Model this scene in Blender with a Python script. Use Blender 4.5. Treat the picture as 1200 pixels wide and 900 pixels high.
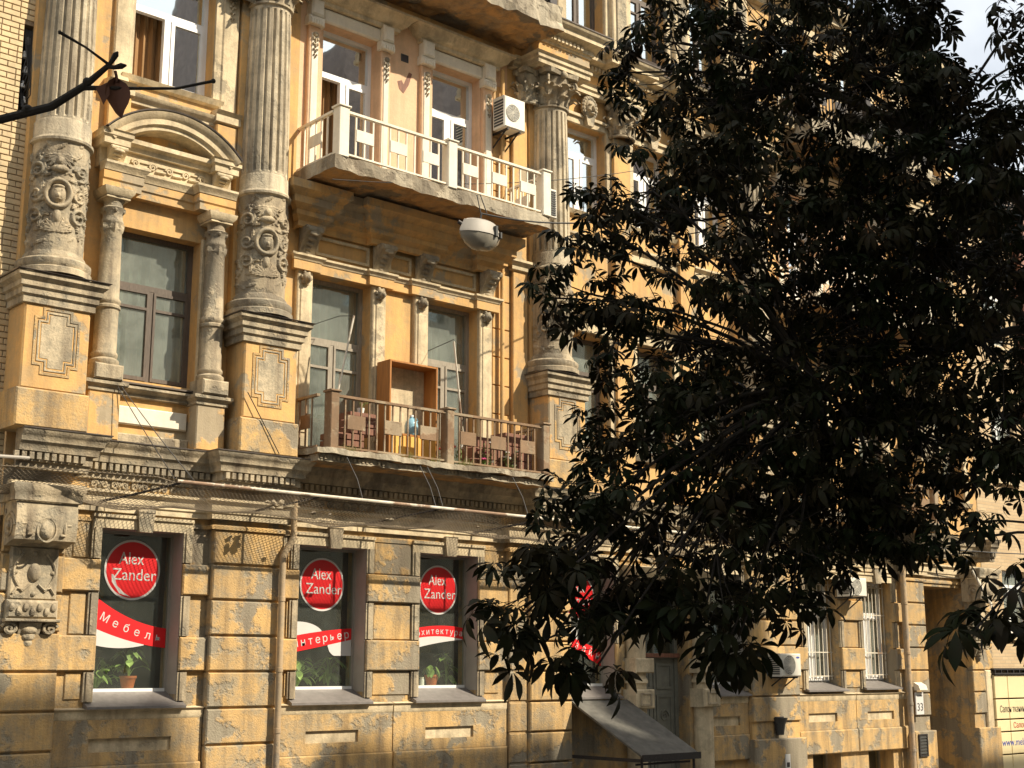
import bpy, math, random
import numpy as np
from mathutils import Vector, Matrix
R = math.radians
rnd = random.Random(7)
scene = bpy.context.scene
COL = scene.collection
for o in list(bpy.data.objects):
    bpy.data.objects.remove(o)

# ---------------------------------------------------------------- camera
cam_d = bpy.data.cameras.new('camera'); cam = bpy.data.objects.new('camera', cam_d); COL.objects.link(cam)
HEAD = R(48.5); PIT = math.atan(333/1600)
cam_d.sensor_width = 36; cam_d.lens = 48; cam_d.clip_start = 0.1; cam_d.clip_end = 2000
fw = Vector((math.cos(HEAD)*math.cos(PIT), math.sin(HEAD)*math.cos(PIT), math.sin(PIT)))
rt = Vector((math.sin(HEAD), -math.cos(HEAD), 0)); upv = rt.cross(fw)
cam.matrix_world = Matrix(((rt.x, upv.x, -fw.x, 0), (rt.y, upv.y, -fw.y, -16), (rt.z, upv.z, -fw.z, 1.7), (0, 0, 0, 1)))
scene.camera = cam

# ---------------------------------------------------------------- sky, sun, exposure
SUN = Vector((0.70, -1.0, 1.08))            # direction towards the sun
wd = bpy.data.worlds.new('World'); scene.world = wd; wd.use_nodes = True
wn = wd.node_tree.nodes; wl = wd.node_tree.links; wn.clear()
wo = wn.new('ShaderNodeOutputWorld'); bg = wn.new('ShaderNodeBackground'); sky = wn.new('ShaderNodeTexSky')
sky.sky_type = 'NISHITA'; sky.sun_disc = False
sky.sun_elevation = math.asin(SUN.normalized().z); sky.sun_rotation = math.atan2(SUN.x, SUN.y)
sky.air_density = 1.0; sky.dust_density = 2.5; sky.ozone_density = 1.0
tc = wn.new('ShaderNodeTexCoord'); cn = wn.new('ShaderNodeTexNoise'); cn.inputs['Scale'].default_value = 2.2
cn.inputs['Detail'].default_value = 6; cr = wn.new('ShaderNodeValToRGB')
cr.color_ramp.elements[0].position = .30; cr.color_ramp.elements[1].position = .56
mx = wn.new('ShaderNodeMix'); mx.data_type = 'RGBA'; mx.inputs[7].default_value = (10.5, 10.9, 11.2, 1)
wl.new(tc.outputs['Generated'], cn.inputs['Vector']); wl.new(cn.outputs['Fac'], cr.inputs['Fac'])
wl.new(cr.outputs['Color'], mx.inputs[0]); wl.new(sky.outputs['Color'], mx.inputs[6])
wl.new(mx.outputs[2], bg.inputs['Color']); bg.inputs['Strength'].default_value = 0.075
wl.new(bg.outputs['Background'], wo.inputs['Surface'])
sl = bpy.data.lights.new('sun', 'SUN'); sl.energy = 5.0; sl.angle = R(.53); sl.color = (1, .89, .71)
so = bpy.data.objects.new('sun', sl); COL.objects.link(so); so.location = (20, -30, 40)
so.rotation_euler = (-SUN).to_track_quat('-Z', 'Y').to_euler()
vs = scene.view_settings; vs.view_transform = 'Standard'; vs.look = 'None'; vs.gamma = 1; vs.use_curve_mapping = False
vs.exposure = 0.6
scene.cycles.max_bounces = 4; scene.cycles.transparent_max_bounces = 8; scene.cycles.caustics_reflective = False; scene.cycles.caustics_refractive = False

# ---------------------------------------------------------------- materials
MATS = {}
def new_mat(name):
    m = bpy.data.materials.new(name); m.use_nodes = True; MATS[name] = m
    return m, m.node_tree.nodes, m.node_tree.links, m.node_tree.nodes['Principled BSDF']
def noise(n, l, vec, scale, detail=5, rough=.55):
    t = n.new('ShaderNodeTexNoise'); t.inputs['Scale'].default_value = scale
    t.inputs['Detail'].default_value = detail; t.inputs['Roughness'].default_value = rough
    if vec is not None: l.new(vec, t.inputs['Vector'])
    return t.outputs['Fac']
def ramp(n, l, src, p0, p1, c0=(0, 0, 0, 1), c1=(1, 1, 1, 1)):
    r = n.new('ShaderNodeValToRGB'); e = r.color_ramp.elements
    e[0].position = p0; e[1].position = p1; e[0].color = c0; e[1].color = c1
    l.new(src, r.inputs['Fac']); return r.outputs['Color']
def mix(n, l, fac, a, b, mode='MIX'):
    m = n.new('ShaderNodeMix'); m.data_type = 'RGBA'; m.blend_type = mode
    for i, v in ((0, fac), (6, a), (7, b)):
        if hasattr(v, 'is_output'): l.new(v, m.inputs[i])
        elif i == 0: m.inputs[0].default_value = v
        else: m.inputs[i].default_value = (*v[:3], 1)
    return m.outputs[2]
def weathered(name, c, c2, under, peel=.5, dirt=.5, dirtc=(.13, .10, .07), rough=.9, bump=.35, fine=38, seed=0.0, soot=.5, sootc=(.25, .225, .17)):
    """old paint or stone: two tones, peeled patches of the coat below, run-off streaks, grain"""
    m, n, l, b = new_mat(name)
    g = n.new('ShaderNodeNewGeometry'); mp = n.new('ShaderNodeMapping'); mp.inputs['Location'].default_value = (seed, seed*1.7, seed*.6)
    l.new(g.outputs['Position'], mp.inputs['Vector']); v = mp.outputs['Vector']
    ms = n.new('ShaderNodeMapping'); ms.inputs['Scale'].default_value = (5, 5, .55); l.new(v, ms.inputs['Vector'])
    tone = mix(n, l, ramp(n, l, noise(n, l, v, 1.3, 3), .35, .65), c, c2)
    tone = mix(n, l, mul(n, l, ramp(n, l, noise(n, l, v, fine*.35, 2), .3, .75), .22), tone, [x*.55 for x in c])
    pn = noise(n, l, v, 1.15, 6, .64)
    pm = mul(n, l, ramp(n, l, pn, peel, peel+.04), .85)
    uc = mix(n, l, noise(n, l, v, 14, 2), under, [x*.7 for x in under])
    col = mix(n, l, pm, tone, uc)
    sm = ramp(n, l, noise(n, l, v, 2.3, 5, .78), .44, .60)
    col = mix(n, l, mul(n, l, sm, soot), col, sootc)
    dm = ramp(n, l, noise(n, l, ms.outputs['Vector'], 1.0, 4, .65), .44, .76)
    col = mix(n, l, mul(n, l, dm, dirt), col, dirtc)
    sp = ramp(n, l, noise(n, l, v, 70, 1, .7), .68, .80)
    col = mix(n, l, mul(n, l, sp, .35*dirt+.1), col, dirtc)
    l.new(col, b.inputs['Base Color']); b.inputs['Roughness'].default_value = rough
    b.inputs['Specular IOR Level'].default_value = .25
    bp = n.new('ShaderNodeBump'); bp.inputs['Strength'].default_value = bump; bp.inputs['Distance'].default_value = .012
    h1 = n.new('ShaderNodeMath'); h1.operation = 'SUBTRACT'
    l.new(noise(n, l, v, fine, 3, .7), h1.inputs[0]); l.new(pm, h1.inputs[1]); l.new(h1.outputs[0], bp.inputs['Height'])
    l.new(bp.outputs['Normal'], b.inputs['Normal'])
    return m
def mul(n, l, a, k):
    m = n.new('ShaderNodeMath'); m.operation = 'MULTIPLY'; l.new(a, m.inputs[0]); m.inputs[1].default_value = k
    return m.outputs[0]
def plain(name, c, rough=.6, metal=0, var=.25, scale=8, bump=0, stretch=None, spec=.5):
    m, n, l, b = new_mat(name)
    g = n.new('ShaderNodeNewGeometry'); v = g.outputs['Position']
    if stretch:
        mp = n.new('ShaderNodeMapping'); mp.inputs['Scale'].default_value = stretch; l.new(v, mp.inputs['Vector']); v = mp.outputs['Vector']
    nz = noise(n, l, v, scale, 6, .6)
    l.new(mix(n, l, ramp(n, l, nz, .3, .7), [min(1, x*(1+var)) for x in c], [x*(1-var) for x in c]), b.inputs['Base Color'])
    b.inputs['Roughness'].default_value = rough; b.inputs['Metallic'].default_value = metal; b.inputs['Specular IOR Level'].default_value = spec
    if bump:
        bp = n.new('ShaderNodeBump'); bp.inputs['Strength'].default_value = bump; bp.inputs['Distance'].default_value = .01
        l.new(nz, bp.inputs['Height']); l.new(bp.outputs['Normal'], b.inputs['Normal'])
    return m
def glass(name, refl, tint=(.9, .95, .93), rough=.015, dust=0.0):
    m, n, l, b = new_mat(name); n.remove(b); out = n['Material Output']
    tr = n.new('ShaderNodeBsdfTransparent'); tr.inputs['Color'].default_value = (*tint, 1)
    gl = n.new('ShaderNodeBsdfGlossy'); gl.inputs['Roughness'].default_value = rough; gl.inputs['Color'].default_value = (.95, 1, .98, 1)
    fc = n.new('ShaderNodeLayerWeight'); fc.inputs['Blend'].default_value = .5; lw = n.new('ShaderNodeMath'); lw.operation = 'POWER'; l.new(fc.outputs['Facing'], lw.inputs[0]); lw.inputs[1].default_value = 4.0
    ad = n.new('ShaderNodeMath'); ad.operation = 'ADD'; ad.use_clamp = True; ad.inputs[1].default_value = refl+.03
    g = n.new('ShaderNodeNewGeometry'); bp = n.new('ShaderNodeBump'); bp.inputs['Strength'].default_value = .04; bp.inputs['Distance'].default_value = .02
    l.new(noise(n, l, g.outputs['Position'], 2.3, 2), bp.inputs['Height']); l.new(bp.outputs['Normal'], gl.inputs['Normal'])
    ms = n.new('ShaderNodeMixShader'); l.new(lw.outputs[0], ad.inputs[0]); l.new(ad.outputs[0], ms.inputs[0])
    l.new(tr.outputs[0], ms.inputs[1]); l.new(gl.outputs[0], ms.inputs[2])
    df = n.new('ShaderNodeBsdfDiffuse'); df.inputs['Color'].default_value = (.50, .53, .47, 1); m2 = n.new('ShaderNodeMixShader')
    l.new(mul(n, l, ramp(n, l, noise(n, l, g.outputs['Position'], 2.6, 6, .65), .1, .8), dust*2), m2.inputs[0]); l.new(ms.outputs[0], m2.inputs[1]); l.new(df.outputs[0], m2.inputs[2]); l.new(m2.outputs[0], out.inputs['Surface'])
    return m
GREY = (.27, .24, .20)
OCH = weathered('ochre plaster', (.72, .43, .16), (.63, .385, .16), (.42, .37, .28), peel=.575, dirt=.45, soot=.42, sootc=(.36, .29, .18))
OCHL = weathered('ochre plaster worn', (.64, .41, .165), (.53, .355, .165), (.30, .275, .225), peel=.53, dirt=.75, bump=.9, seed=3.1, soot=.75, sootc=(.30, .26, .185))
PINK = weathered('apricot plaster', (.78, .52, .33), (.74, .48, .29), (.5, .4, .3), peel=.75, dirt=.25, seed=5.5, soot=.12)
COLST = weathered('column stone', (.64, .54, .38), (.52, .44, .31), (.33, .29, .23), peel=.58, dirt=1.0, bump=.8, seed=2.7, soot=.75, sootc=(.30, .26, .19))
STONE = weathered('weathered stone', (.56, .46, .31), (.45, .37, .25), (.31, .265, .20), peel=.55, dirt=1.0, bump=.8, seed=1.3, soot=.85, sootc=(.26, .23, .17))
CREAM = weathered('cream stucco', (.74, .61, .40), (.65, .52, .33), (.42, .35, .25), peel=.60, dirt=.55, bump=.5, seed=8.2, soot=.6, sootc=(.33, .28, .19))
WHITE = weathered('white paint', (.85, .78, .64), (.80, .72, .57), (.6, .5, .38), peel=.72, dirt=.2, bump=.2, seed=2.2, soot=.1)
CONC = weathered('concrete', (.50, .43, .31), (.36, .31, .23), (.24, .19, .13), peel=.54, dirt=.9, bump=1.0, fine=26, seed=9.1)
SOFF = weathered('rusty bounce-lit soffit', (.60, .33, .12), (.44, .27, .12), (.22, .17, .11), peel=.54, dirt=.8, bump=.8, fine=20, seed=4.4)  # orange stain, its colour brightened to stand in for bounce light from below
LEAD = plain('zinc flashing', (.22, .19, .17), .55, .4, .3, 9)
SILL = plain('grey sheet metal', (.20, .18, .165), .5, .2, .15, 12)
PVC = plain('white pvc', (.80, .80, .78), .35, 0, .04, 5)
WOOD = plain('brown window wood', (.11, .085, .065), .7, 0, .35, 10, .3, (8, 8, .8))
GREYW = plain('grey window wood', (.30, .26, .20), .7, 0, .3, 10, .3, (8, 8, .8))
RUST = weathered('rusted railing paint', (.23, .145, .085), (.31, .20, .12), (.42, .33, .22), peel=.51, dirt=.5, bump=.5, fine=60, seed=6.6, soot=.1)
IRON = plain('dark iron', (.035, .03, .028), .6, .4, .3, 20)
PIPE = weathered('chipped white pipe paint', (.74, .68, .56), (.66, .58, .46), (.30, .16, .09), peel=.56, dirt=.4, seed=7.7, soot=.1)
DPIPE = weathered('downpipe paint', (.52, .38, .22), (.45, .32, .20), (.33, .28, .23), peel=.55, dirt=.6, seed=3.9)
CABW = plain('orange varnished wood', (.38, .155, .035), .45, 0, .2, 6, 0, (4, 4, .5))
BOXW = plain('brown crate wood', (.20, .085, .05), .7, 0, .4, 8, .2, (6, 6, .6))
YELW = plain('yellow board', (.75, .40, .08), .6, 0, .15, 6)
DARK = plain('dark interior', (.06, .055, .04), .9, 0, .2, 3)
CURT = plain('grey net curtain', (.30, .32, .28), .95, 0, .12, 5, 0, (9, 9, .3))
CURB = plain('brown curtain', (.30, .17, .07), .95, 0, .35, 5, 0, (9, 9, .3))
RED = plain('red sticker', (.70, .008, .012), .45, 0, .04, 3)
WST = plain('white sticker', (.62, .60, .57), .5, 0, .04, 3)
PLAST = plain('air conditioner enamel', (.72, .68, .58), .4, 0, .08, 4)
GRILL = plain('dark grille', (.05, .05, .045), .6, 0, .2, 20)
BARK = plain('bark', (.022, .017, .012), .95, 0, .4, 30, .8)
LINING = plain('grey reveal lining', (.33, .30, .255), .6, 0, .08, 5)
NET = plain('net cord', (.20, .16, .11), .9, 0, .2, 30)
WIRE = plain('black cable', (.02, .018, .016), .6, 0, .2, 10)
BRL = weathered('cream brick', (.72, .56, .33), (.60, .45, .26), (.50, .40, .27), peel=.62, dirt=.3, seed=12., soot=.2)
MORT = plain('mortar', (.26, .19, .12), .95, 0, .3, 30, .4)
ASPH = plain('asphalt', (.05, .05, .05), .9, 0, .3, 40, .5)
PAV = plain('pavement slabs', (.25, .23, .20), .9, 0, .25, 6, .3)
CAN = plain('canopy sheet', (.10, .095, .08), .7, .1, .35, 6, .2)
TERRA = plain('terracotta', (.45, .13, .04), .7, 0, .2, 12)
PLANT = plain('house plant leaf', (.22, .33, .09), .5, 0, .4, 15)
DOORM = plain('grey green door paint', (.17, .17, .14), .5, 0, .2, 8)
BLUEP = plain('blue plastic', (.25, .45, .55), .25, 0, .1, 6)
BAN = plain('cream banner panel', (.72, .60, .34), .5, 0, .06, 2)
INKB = plain('black print', (.03, .02, .02), .6); INKR = plain('red print', (.35, .03, .02), .6); INKU = plain('blue print', (.05, .08, .35), .6)
PETALR = plain('red petals', (.6, .02, .03), .6); PETALW = plain('white petals', (.75, .72, .66), .6); PETALP = plain('pink petals', (.6, .05, .2), .6)
LAMPG = plain('frosted lamp bowl', (.22, .20, .16), .25, 0, .2, 6)
OPPW = plain('dull plaster', (.50, .48, .40), .9, 0, .25, 1.2)  # even dull tone of the house across the street
ROOFM = plain('roof sheet', (.16, .12, .10), .6, .2, .3, 4)
GL_SHOP = glass('shop glass', .02, (.92, .94, .9), dust=.03); GL_OLD = glass('old glass', .22, (.8, .86, .82), .03, .16); GL_NEW = glass('mirror bright glass', .72, (.9, .95, .95))
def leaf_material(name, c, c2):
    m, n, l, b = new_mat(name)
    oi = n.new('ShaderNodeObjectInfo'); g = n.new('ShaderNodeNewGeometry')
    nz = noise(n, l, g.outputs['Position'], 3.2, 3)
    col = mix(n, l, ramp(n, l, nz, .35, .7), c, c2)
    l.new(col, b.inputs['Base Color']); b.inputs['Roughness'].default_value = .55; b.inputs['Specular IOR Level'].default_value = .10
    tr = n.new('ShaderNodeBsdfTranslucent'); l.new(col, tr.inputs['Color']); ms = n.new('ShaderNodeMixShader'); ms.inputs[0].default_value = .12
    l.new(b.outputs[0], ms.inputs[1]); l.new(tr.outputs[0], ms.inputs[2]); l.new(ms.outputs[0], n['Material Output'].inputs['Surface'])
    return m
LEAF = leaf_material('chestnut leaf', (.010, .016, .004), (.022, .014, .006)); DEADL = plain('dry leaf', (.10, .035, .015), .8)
GRASS = plain('grass blade', (.16, .17, .04), .7, 0, .4, 20)
def brick_wall_mat(name, c, c2, mo, scale):
    m, n, l, b = new_mat(name); g = n.new('ShaderNodeNewGeometry')
    sx = n.new('ShaderNodeSeparateXYZ'); cx = n.new('ShaderNodeCombineXYZ'); l.new(g.outputs['Position'], sx.inputs[0])
    ad = n.new('ShaderNodeMath'); l.new(sx.outputs[0], ad.inputs[0]); l.new(sx.outputs[1], ad.inputs[1])
    l.new(ad.outputs[0], cx.inputs[0]); l.new(sx.outputs[2], cx.inputs[1])
    t = n.new('ShaderNodeTexBrick'); t.inputs['Scale'].default_value = 1; t.inputs['Brick Width'].default_value = .25; t.inputs['Row Height'].default_value = .075
    t.inputs['Mortar Size'].default_value = .007; t.inputs['Color1'].default_value = (*c, 1); t.inputs['Color2'].default_value = (*c2, 1); t.inputs['Mortar'].default_value = (*mo, 1)
    l.new(cx.outputs[0], t.inputs['Vector'])
    l.new(mix(n, l, mul(n, l, noise(n, l, g.outputs['Position'], 2, 5), .5), t.outputs['Color'], [x*.5 for x in c]), b.inputs['Base Color'])
    b.inputs['Roughness'].default_value = .9
    bp = n.new('ShaderNodeBump'); bp.inputs['Strength'].default_value = .5; bp.inputs['Distance'].default_value = .008; bp.invert = True
    l.new(t.outputs['Fac'], bp.inputs['Height']); l.new(bp.outputs['Normal'], b.inputs['Normal'])
    return m
BRR = brick_wall_mat('pale brick', (.62, .46, .27), (.52, .37, .21), (.45, .36, .24), 1)

# ---------------------------------------------------------------- mesh builder and object helpers
class MB:
    def __init__(s): s.v = []; s.f = []
    def add(s, vs, fs):
        k = len(s.v); s.v += [tuple(p) for p in vs]; s.f += [tuple(i+k for i in f) for f in fs]; return s
    def box(s, x0, x1, y0, y1, z0, z1):
        return s.add([(x0, y0, z0), (x1, y0, z0), (x1, y1, z0), (x0, y1, z0), (x0, y0, z1), (x1, y0, z1), (x1, y1, z1), (x0, y1, z1)],
                     [(0, 3, 2, 1), (4, 5, 6, 7), (0, 1, 5, 4), (1, 2, 6, 5), (2, 3, 7, 6), (3, 0, 4, 7)])
    def cbox(s, x0, x1, y0, y1, z0, z1, c=.015):
        return s.add([(x0+c, y0, z0+c), (x1-c, y0, z0+c), (x1-c, y0, z1-c), (x0+c, y0, z1-c), (x0, y0+c, z0), (x1, y0+c, z0), (x1, y0+c, z1), (x0, y0+c, z1),
                      (x0, y1, z0), (x1, y1, z0), (x1, y1, z1), (x0, y1, z1)],
                     [(0, 1, 2, 3), (4, 5, 1, 0), (5, 6, 2, 1), (6, 7, 3, 2), (7, 4, 0, 3), (8, 9, 5, 4), (9, 10, 6, 5), (10, 11, 7, 6), (11, 8, 4, 7), (11, 10, 9, 8)])
    def prism(s, pts, y0, y1):          # polygon (x, z) extruded along y
        n = len(pts)
        return s.add([(x, y0, z) for x, z in pts]+[(x, y1, z) for x, z in pts],
                     [tuple(range(n)), tuple(range(2*n-1, n-1, -1))]+[((i+1) % n, i, n+i, n+(i+1) % n) for i in range(n)])
    def ring(s, po, pi, y0, y1):        # frame between two polygons with as many points
        n = len(po); s.add([(x, y0, z) for x, z in po]+[(x, y0, z) for x, z in pi]+[(x, y1, z) for x, z in po]+[(x, y1, z) for x, z in pi],
            [q for i in range(n) for j in [(i+1) % n] for q in ((i, j, n+j, n+i), (2*n+i, 2*n+j, j, i), (n+i, n+j, 3*n+j, 3*n+i))]); return s
    def profx(s, pts, x0, x1):          # profile (y, z) extruded along x
        n = len(pts)
        return s.add([(x0, y, z) for y, z in pts]+[(x1, y, z) for y, z in pts],
                     [tuple(range(n)), tuple(range(2*n-1, n-1, -1))]+[((i+1) % n, i, n+i, n+(i+1) % n) for i in range(n)])
    def sweep(s, prof, path):           # moulding profile (out, z) along a plan path, mitred, out towards -y for +x runs
        P = [Vector(p) for i, p in enumerate(path) if i == 0 or (Vector(p)-Vector(path[i-1])).length > 1e-5]; n = len(P); rows = []
        for i, p in enumerate(P):
            d0 = (P[i]-P[i-1]).normalized() if i else (P[1]-P[0]).normalized()
            d1 = (P[i+1]-P[i]).normalized() if i < n-1 else d0
            n0 = Vector((d0.y, -d0.x)); n1 = Vector((d1.y, -d1.x)); m = n0+n1
            m = m/ (m.dot(n0)) if m.length > 1e-6 else n0
            rows.append([(p.x+m.x*o, p.y+m.y*o, z) for o, z in prof])
        k = len(prof); vs = [q for r in rows for q in r]
        fs = [(i*k+j, (i+1)*k+j, (i+1)*k+j+1, i*k+j+1) for i in range(n-1) for j in range(k-1)]
        fs += [tuple(range(k-1, -1, -1)), tuple(range((n-1)*k, n*k))]
        return s.add(vs, fs)
    def lathe(s, prof, cx=0, cy=0, seg=24, a0=0, a1=360, flute=0, depth=0, fz=None):
        full = abs(a1-a0) >= 360; na = seg if full else seg+1; k = len(prof); vs = []
        for i in range(na):
            a = R(a0+(a1-a0)*i/seg)
            for r, z in prof:
                if flute and fz[0] < z < fz[1]: r = r-depth*max(0, math.cos(a*flute))**.6
                vs.append((cx+r*math.cos(a), cy+r*math.sin(a), z))
        fs = [((i*k+j), ((i+1) % na)*k+j, ((i+1) % na)*k+j+1, i*k+j+1) for i in range(seg) for j in range(k-1)]
        return s.add(vs, fs)
    def tube(s, pts, r, seg=6, cap=True):
        P = [Vector(p) for p in pts]; n = len(P); rs = r if isinstance(r, (list, tuple)) else [r]*n; vs = []; prev = None
        for i, p in enumerate(P):
            d = (P[min(i+1, n-1)]-P[max(i-1, 0)]).normalized()
            u = prev-d*prev.dot(d) if prev is not None else d.cross(Vector((0, 0, 1)) if abs(d.z) < .9 else Vector((1, 0, 0)))
            if u.length < 1e-6: u = d.cross(Vector((0, 1, 0)))
            u.normalize(); prev = u; w = d.cross(u)
            vs += [p+(u*math.cos(2*math.pi*j/seg)+w*math.sin(2*math.pi*j/seg))*rs[i] for j in range(seg)]
        fs = [(i*seg+j, i*seg+(j+1) % seg, (i+1)*seg+(j+1) % seg, (i+1)*seg+j) for i in range(n-1) for j in range(seg)]
        if cap: fs += [tuple(range(seg-1, -1, -1)), tuple(range((n-1)*seg, n*seg))]
        return s.add(vs, fs)
    def ell(s, c, rx, ry, rz, nu=10, nv=6):
        vs = [(c[0]+rx*math.sin(math.pi*j/nv)*math.cos(2*math.pi*i/nu), c[1]+ry*math.sin(math.pi*j/nv)*math.sin(2*math.pi*i/nu), c[2]+rz*math.cos(math.pi*j/nv)) for j in range(nv+1) for i in range(nu)]
        return s.add(vs, [(j*nu+i, (j+1)*nu+i, (j+1)*nu+(i+1) % nu, j*nu+(i+1) % nu) for j in range(nv) for i in range(nu)])
    def mesh(s, name, smooth=True):
        me = bpy.data.meshes.new(name); me.from_pydata(s.v, [], s.f); me.update()
        if smooth:
            me.polygons.foreach_set('use_smooth', [True]*len(me.polygons)); me.set_sharp_from_angle(angle=R(38))
        return me
WL = {}
def link(o, parent=None, loc=(0, 0, 0)):
    COL.objects.link(o); o.location = loc; WL[o.name] = Vector(loc)
    if parent is not None:
        o.parent = parent; o.matrix_parent_inverse = Matrix.Translation(-WL[parent.name])
    return o
def part(name, mb, mat, parent=None, loc=(0, 0, 0), scale=None, rot=None, label=None, kind=None, smooth=True):
    me = mb.mesh(name, smooth) if isinstance(mb, MB) else mb
    if not me.materials: me.materials.append(mat)
    o = bpy.data.objects.new(name, me); link(o, parent, loc)
    if scale: o.scale = scale
    if rot: o.rotation_euler = rot
    if label: o['label'] = label
    if kind: o['kind'] = kind
    return o
def tag(o, label, cat, group=None):
    o['label'] = label; o['category'] = cat
    if group: o['group'] = group
    return o
def thing(name, label, cat, loc, group=None):
    o = bpy.data.objects.new(name, None); link(o, None, loc); o.empty_display_size = .2
    return tag(o, label, cat, group)
def struct(name, mb, mat):
    return part(name, mb, mat, kind='structure')
def roughen(me, amp, scale=3.0, seed=0, keep=None):
    from mathutils import noise as mn
    for v in me.vertices:
        if keep and keep(v.co): continue
        v.co += mn.noise_vector(v.co*scale+Vector((seed, seed, seed)))*amp
    return me
def gridbox(x0, x1, y0, y1, z0, z1, d):
    import bmesh
    bm = bmesh.new(); bmesh.ops.create_cube(bm, size=1)
    nx, ny, nz = [max(1, int((b-a)/d)) for a, b in ((x0, x1), (y0, y1), (z0, z1))]
    for ax, nn in ((0, nx), (1, ny), (2, nz)):
        for i in range(1, nn):
            co = [0, 0, 0]; no = [0, 0, 0]; co[ax] = -.5+i/nn; no[ax] = 1
            bmesh.ops.bisect_plane(bm, geom=bm.verts[:]+bm.edges[:]+bm.faces[:], plane_co=co, plane_no=no)
    for v in bm.verts: v.co = Vector((x0+(v.co.x+.5)*(x1-x0), y0+(v.co.y+.5)*(y1-y0), z0+(v.co.z+.5)*(z1-z0)))
    me = bpy.data.meshes.new('slab'); bm.to_mesh(me); bm.free(); return me
def wall_holes(x0, x1, z0, z1, holes, depth, y=0.0):
    xs = sorted({x0, x1, *[h[i] for h in holes for i in (0, 1)]}); zs = sorted({z0, z1, *[h[i] for h in holes for i in (2, 3)]})
    xs = [x for x in xs if x0 <= x <= x1]; zs = [z for z in zs if z0 <= z <= z1]; mb = MB()
    for a, b in zip(xs, xs[1:]):
        for c, d in zip(zs, zs[1:]):
            cx, cz = (a+b)/2, (c+d)/2
            if any(h[0] < cx < h[1] and h[2] < cz < h[3] for h in holes): continue
            mb.add([(a, y, c), (b, y, c), (b, y, d), (a, y, d)], [(0, 1, 2, 3)])
    for a, b, c, d in holes:
        c, d = max(c, z0), min(d, z1)
        if d <= c or b <= x0 or a >= x1: continue
        mb.add([(a, y, c), (b, y, c), (b, y, d), (a, y, d), (a, y+depth, c), (b, y+depth, c), (b, y+depth, d), (a, y+depth, d)],
               [(0, 3, 7, 4), (1, 5, 6, 2), (3, 2, 6, 7), (0, 4, 5, 1)])
    return mb
_tx = {}
def glyphs(txt, size, bold=False):
    cu = bpy.data.curves.new('t', 'FONT'); cu.body = txt; cu.size = size; cu.extrude = .0015; cu.offset = 0
    cu.resolution_u = 3
    o = bpy.data.objects.new('t', cu); COL.objects.link(o); bpy.context.view_layer.update()
    me = bpy.data.meshes.new_from_object(o.evaluated_get(bpy.context.evaluated_depsgraph_get()))
    bpy.data.objects.remove(o); me.materials.clear()
    return me
def lettering(name, rows, y, mat, parent, bold=False):
    """rows of (text, size, x_center, z_base, angle or function) laid on the plane y"""
    mb = MB()
    for txt, size, xc, zb, w, fn in rows:
        me = glyphs(txt, size, bold) if fn is None else None
        if fn is None:
            xs = [v.co.x for v in me.vertices]; x0, x1 = min(xs), max(xs); k = w/(x1-x0)
            mb.add([(xc-w/2+(v.co.x-x0)*k, y-v.co.z-.0016, zb+v.co.y) for v in me.vertices], [tuple(p.vertices) for p in me.polygons])
        else:
            n = len(txt)
            for i, ch in enumerate(txt):
                gm = glyphs(ch, size, bold); xs = [v.co.x for v in gm.vertices]; c = (min(xs)+max(xs))/2
                px = xc-w/2+w*(i+.5)/n; pz, an = fn(px)
                mb.add([(px+(v.co.x-c)*math.cos(an)-v.co.y*math.sin(an), y-v.co.z-.0016, pz+(v.co.x-c)*math.sin(an)+v.co.y*math.cos(an)) for v in gm.vertices], [tuple(p.vertices) for p in gm.polygons])
    return part(name, mb, mat, parent, smooth=False)

# ---------------------------------------------------------------- the setting: ground, road, pavements
def sheet(x0, x1, y0, y1, dz):
    zg = lambda x: (-.05 if x < 6 else -.05-.035*(x-6) if x < 30 else -.89)
    xs = [x0, 6, 12, 18, 24, 30, x1]
    mb = MB(); mb.add([(x, y, zg(x)+dz) for x in xs for y in (y0, y1)], [(2*i, 2*i+2, 2*i+3, 2*i+1) for i in range(len(xs)-1)]); return mb
struct('ground', sheet(-600, 600, -600, 600, -.17), PAV)
struct('road', sheet(-120, 140, -9.0, -3.6, -.13), ASPH)
for nm, a, b in (('pavement', -3.6, .6), ('pavement_far', -20.2, -9.0)):
    mb = sheet(-120, 140, a, b, 0.0); k = len(mb.v)
    ky = a if a > -5 else b
    mb.add([(x, ky, z) for x, y, z in mb.v if y == ky]+[(x, ky, z-.13) for x, y, z in mb.v if y == ky], [])
    h = (len(mb.v)-k)//2; mb.f += [(k+i, k+i+1, k+h+i+1, k+h+i) for i in range(h-1)]
    struct(nm, mb, PAV)

# ---------------------------------------------------------------- the ornate apartment building
B = thing('apartment_building', 'ochre stuccoed apartment building with fluted columns, balconies and shop windows', 'building', (17.1, 0, -.5))
X0, X1 = 6.12, 28.1
SYM = 17.5
GF = [(7.38, 8.49, 1.40, 3.40), (10.24, 11.37, 1.40, 3.36), (12.32, 13.43, 1.40, 3.36), (15.30, 16.37, 1.40, 3.36), (17.02, 18.22, -.7, 3.0), (18.62, 19.68, 1.40, 3.36),
      (21.55, 22.63, 1.45, 3.40), (23.40, 24.48, 1.47, 3.40), (25.57, 27.22, -1.0, 3.40), (21.64, 22.52, -.45, .28), (23.43, 24.28, -.45, .31)]
F1 = [(7.40, 8.55, 5.30, 7.31), (10.31, 11.36, 4.62, 7.23), (12.40, 13.42, 4.62, 7.23), (15.38, 16.34, 5.3, 7.2), (17.02, 17.98, 5.3, 7.2), (18.66, 19.62, 5.3, 7.2), (21.58, 22.60, 4.62, 7.23), (23.64, 24.69, 4.62, 7.23), (26.45, 27.55, 5.3, 7.3)]
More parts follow.
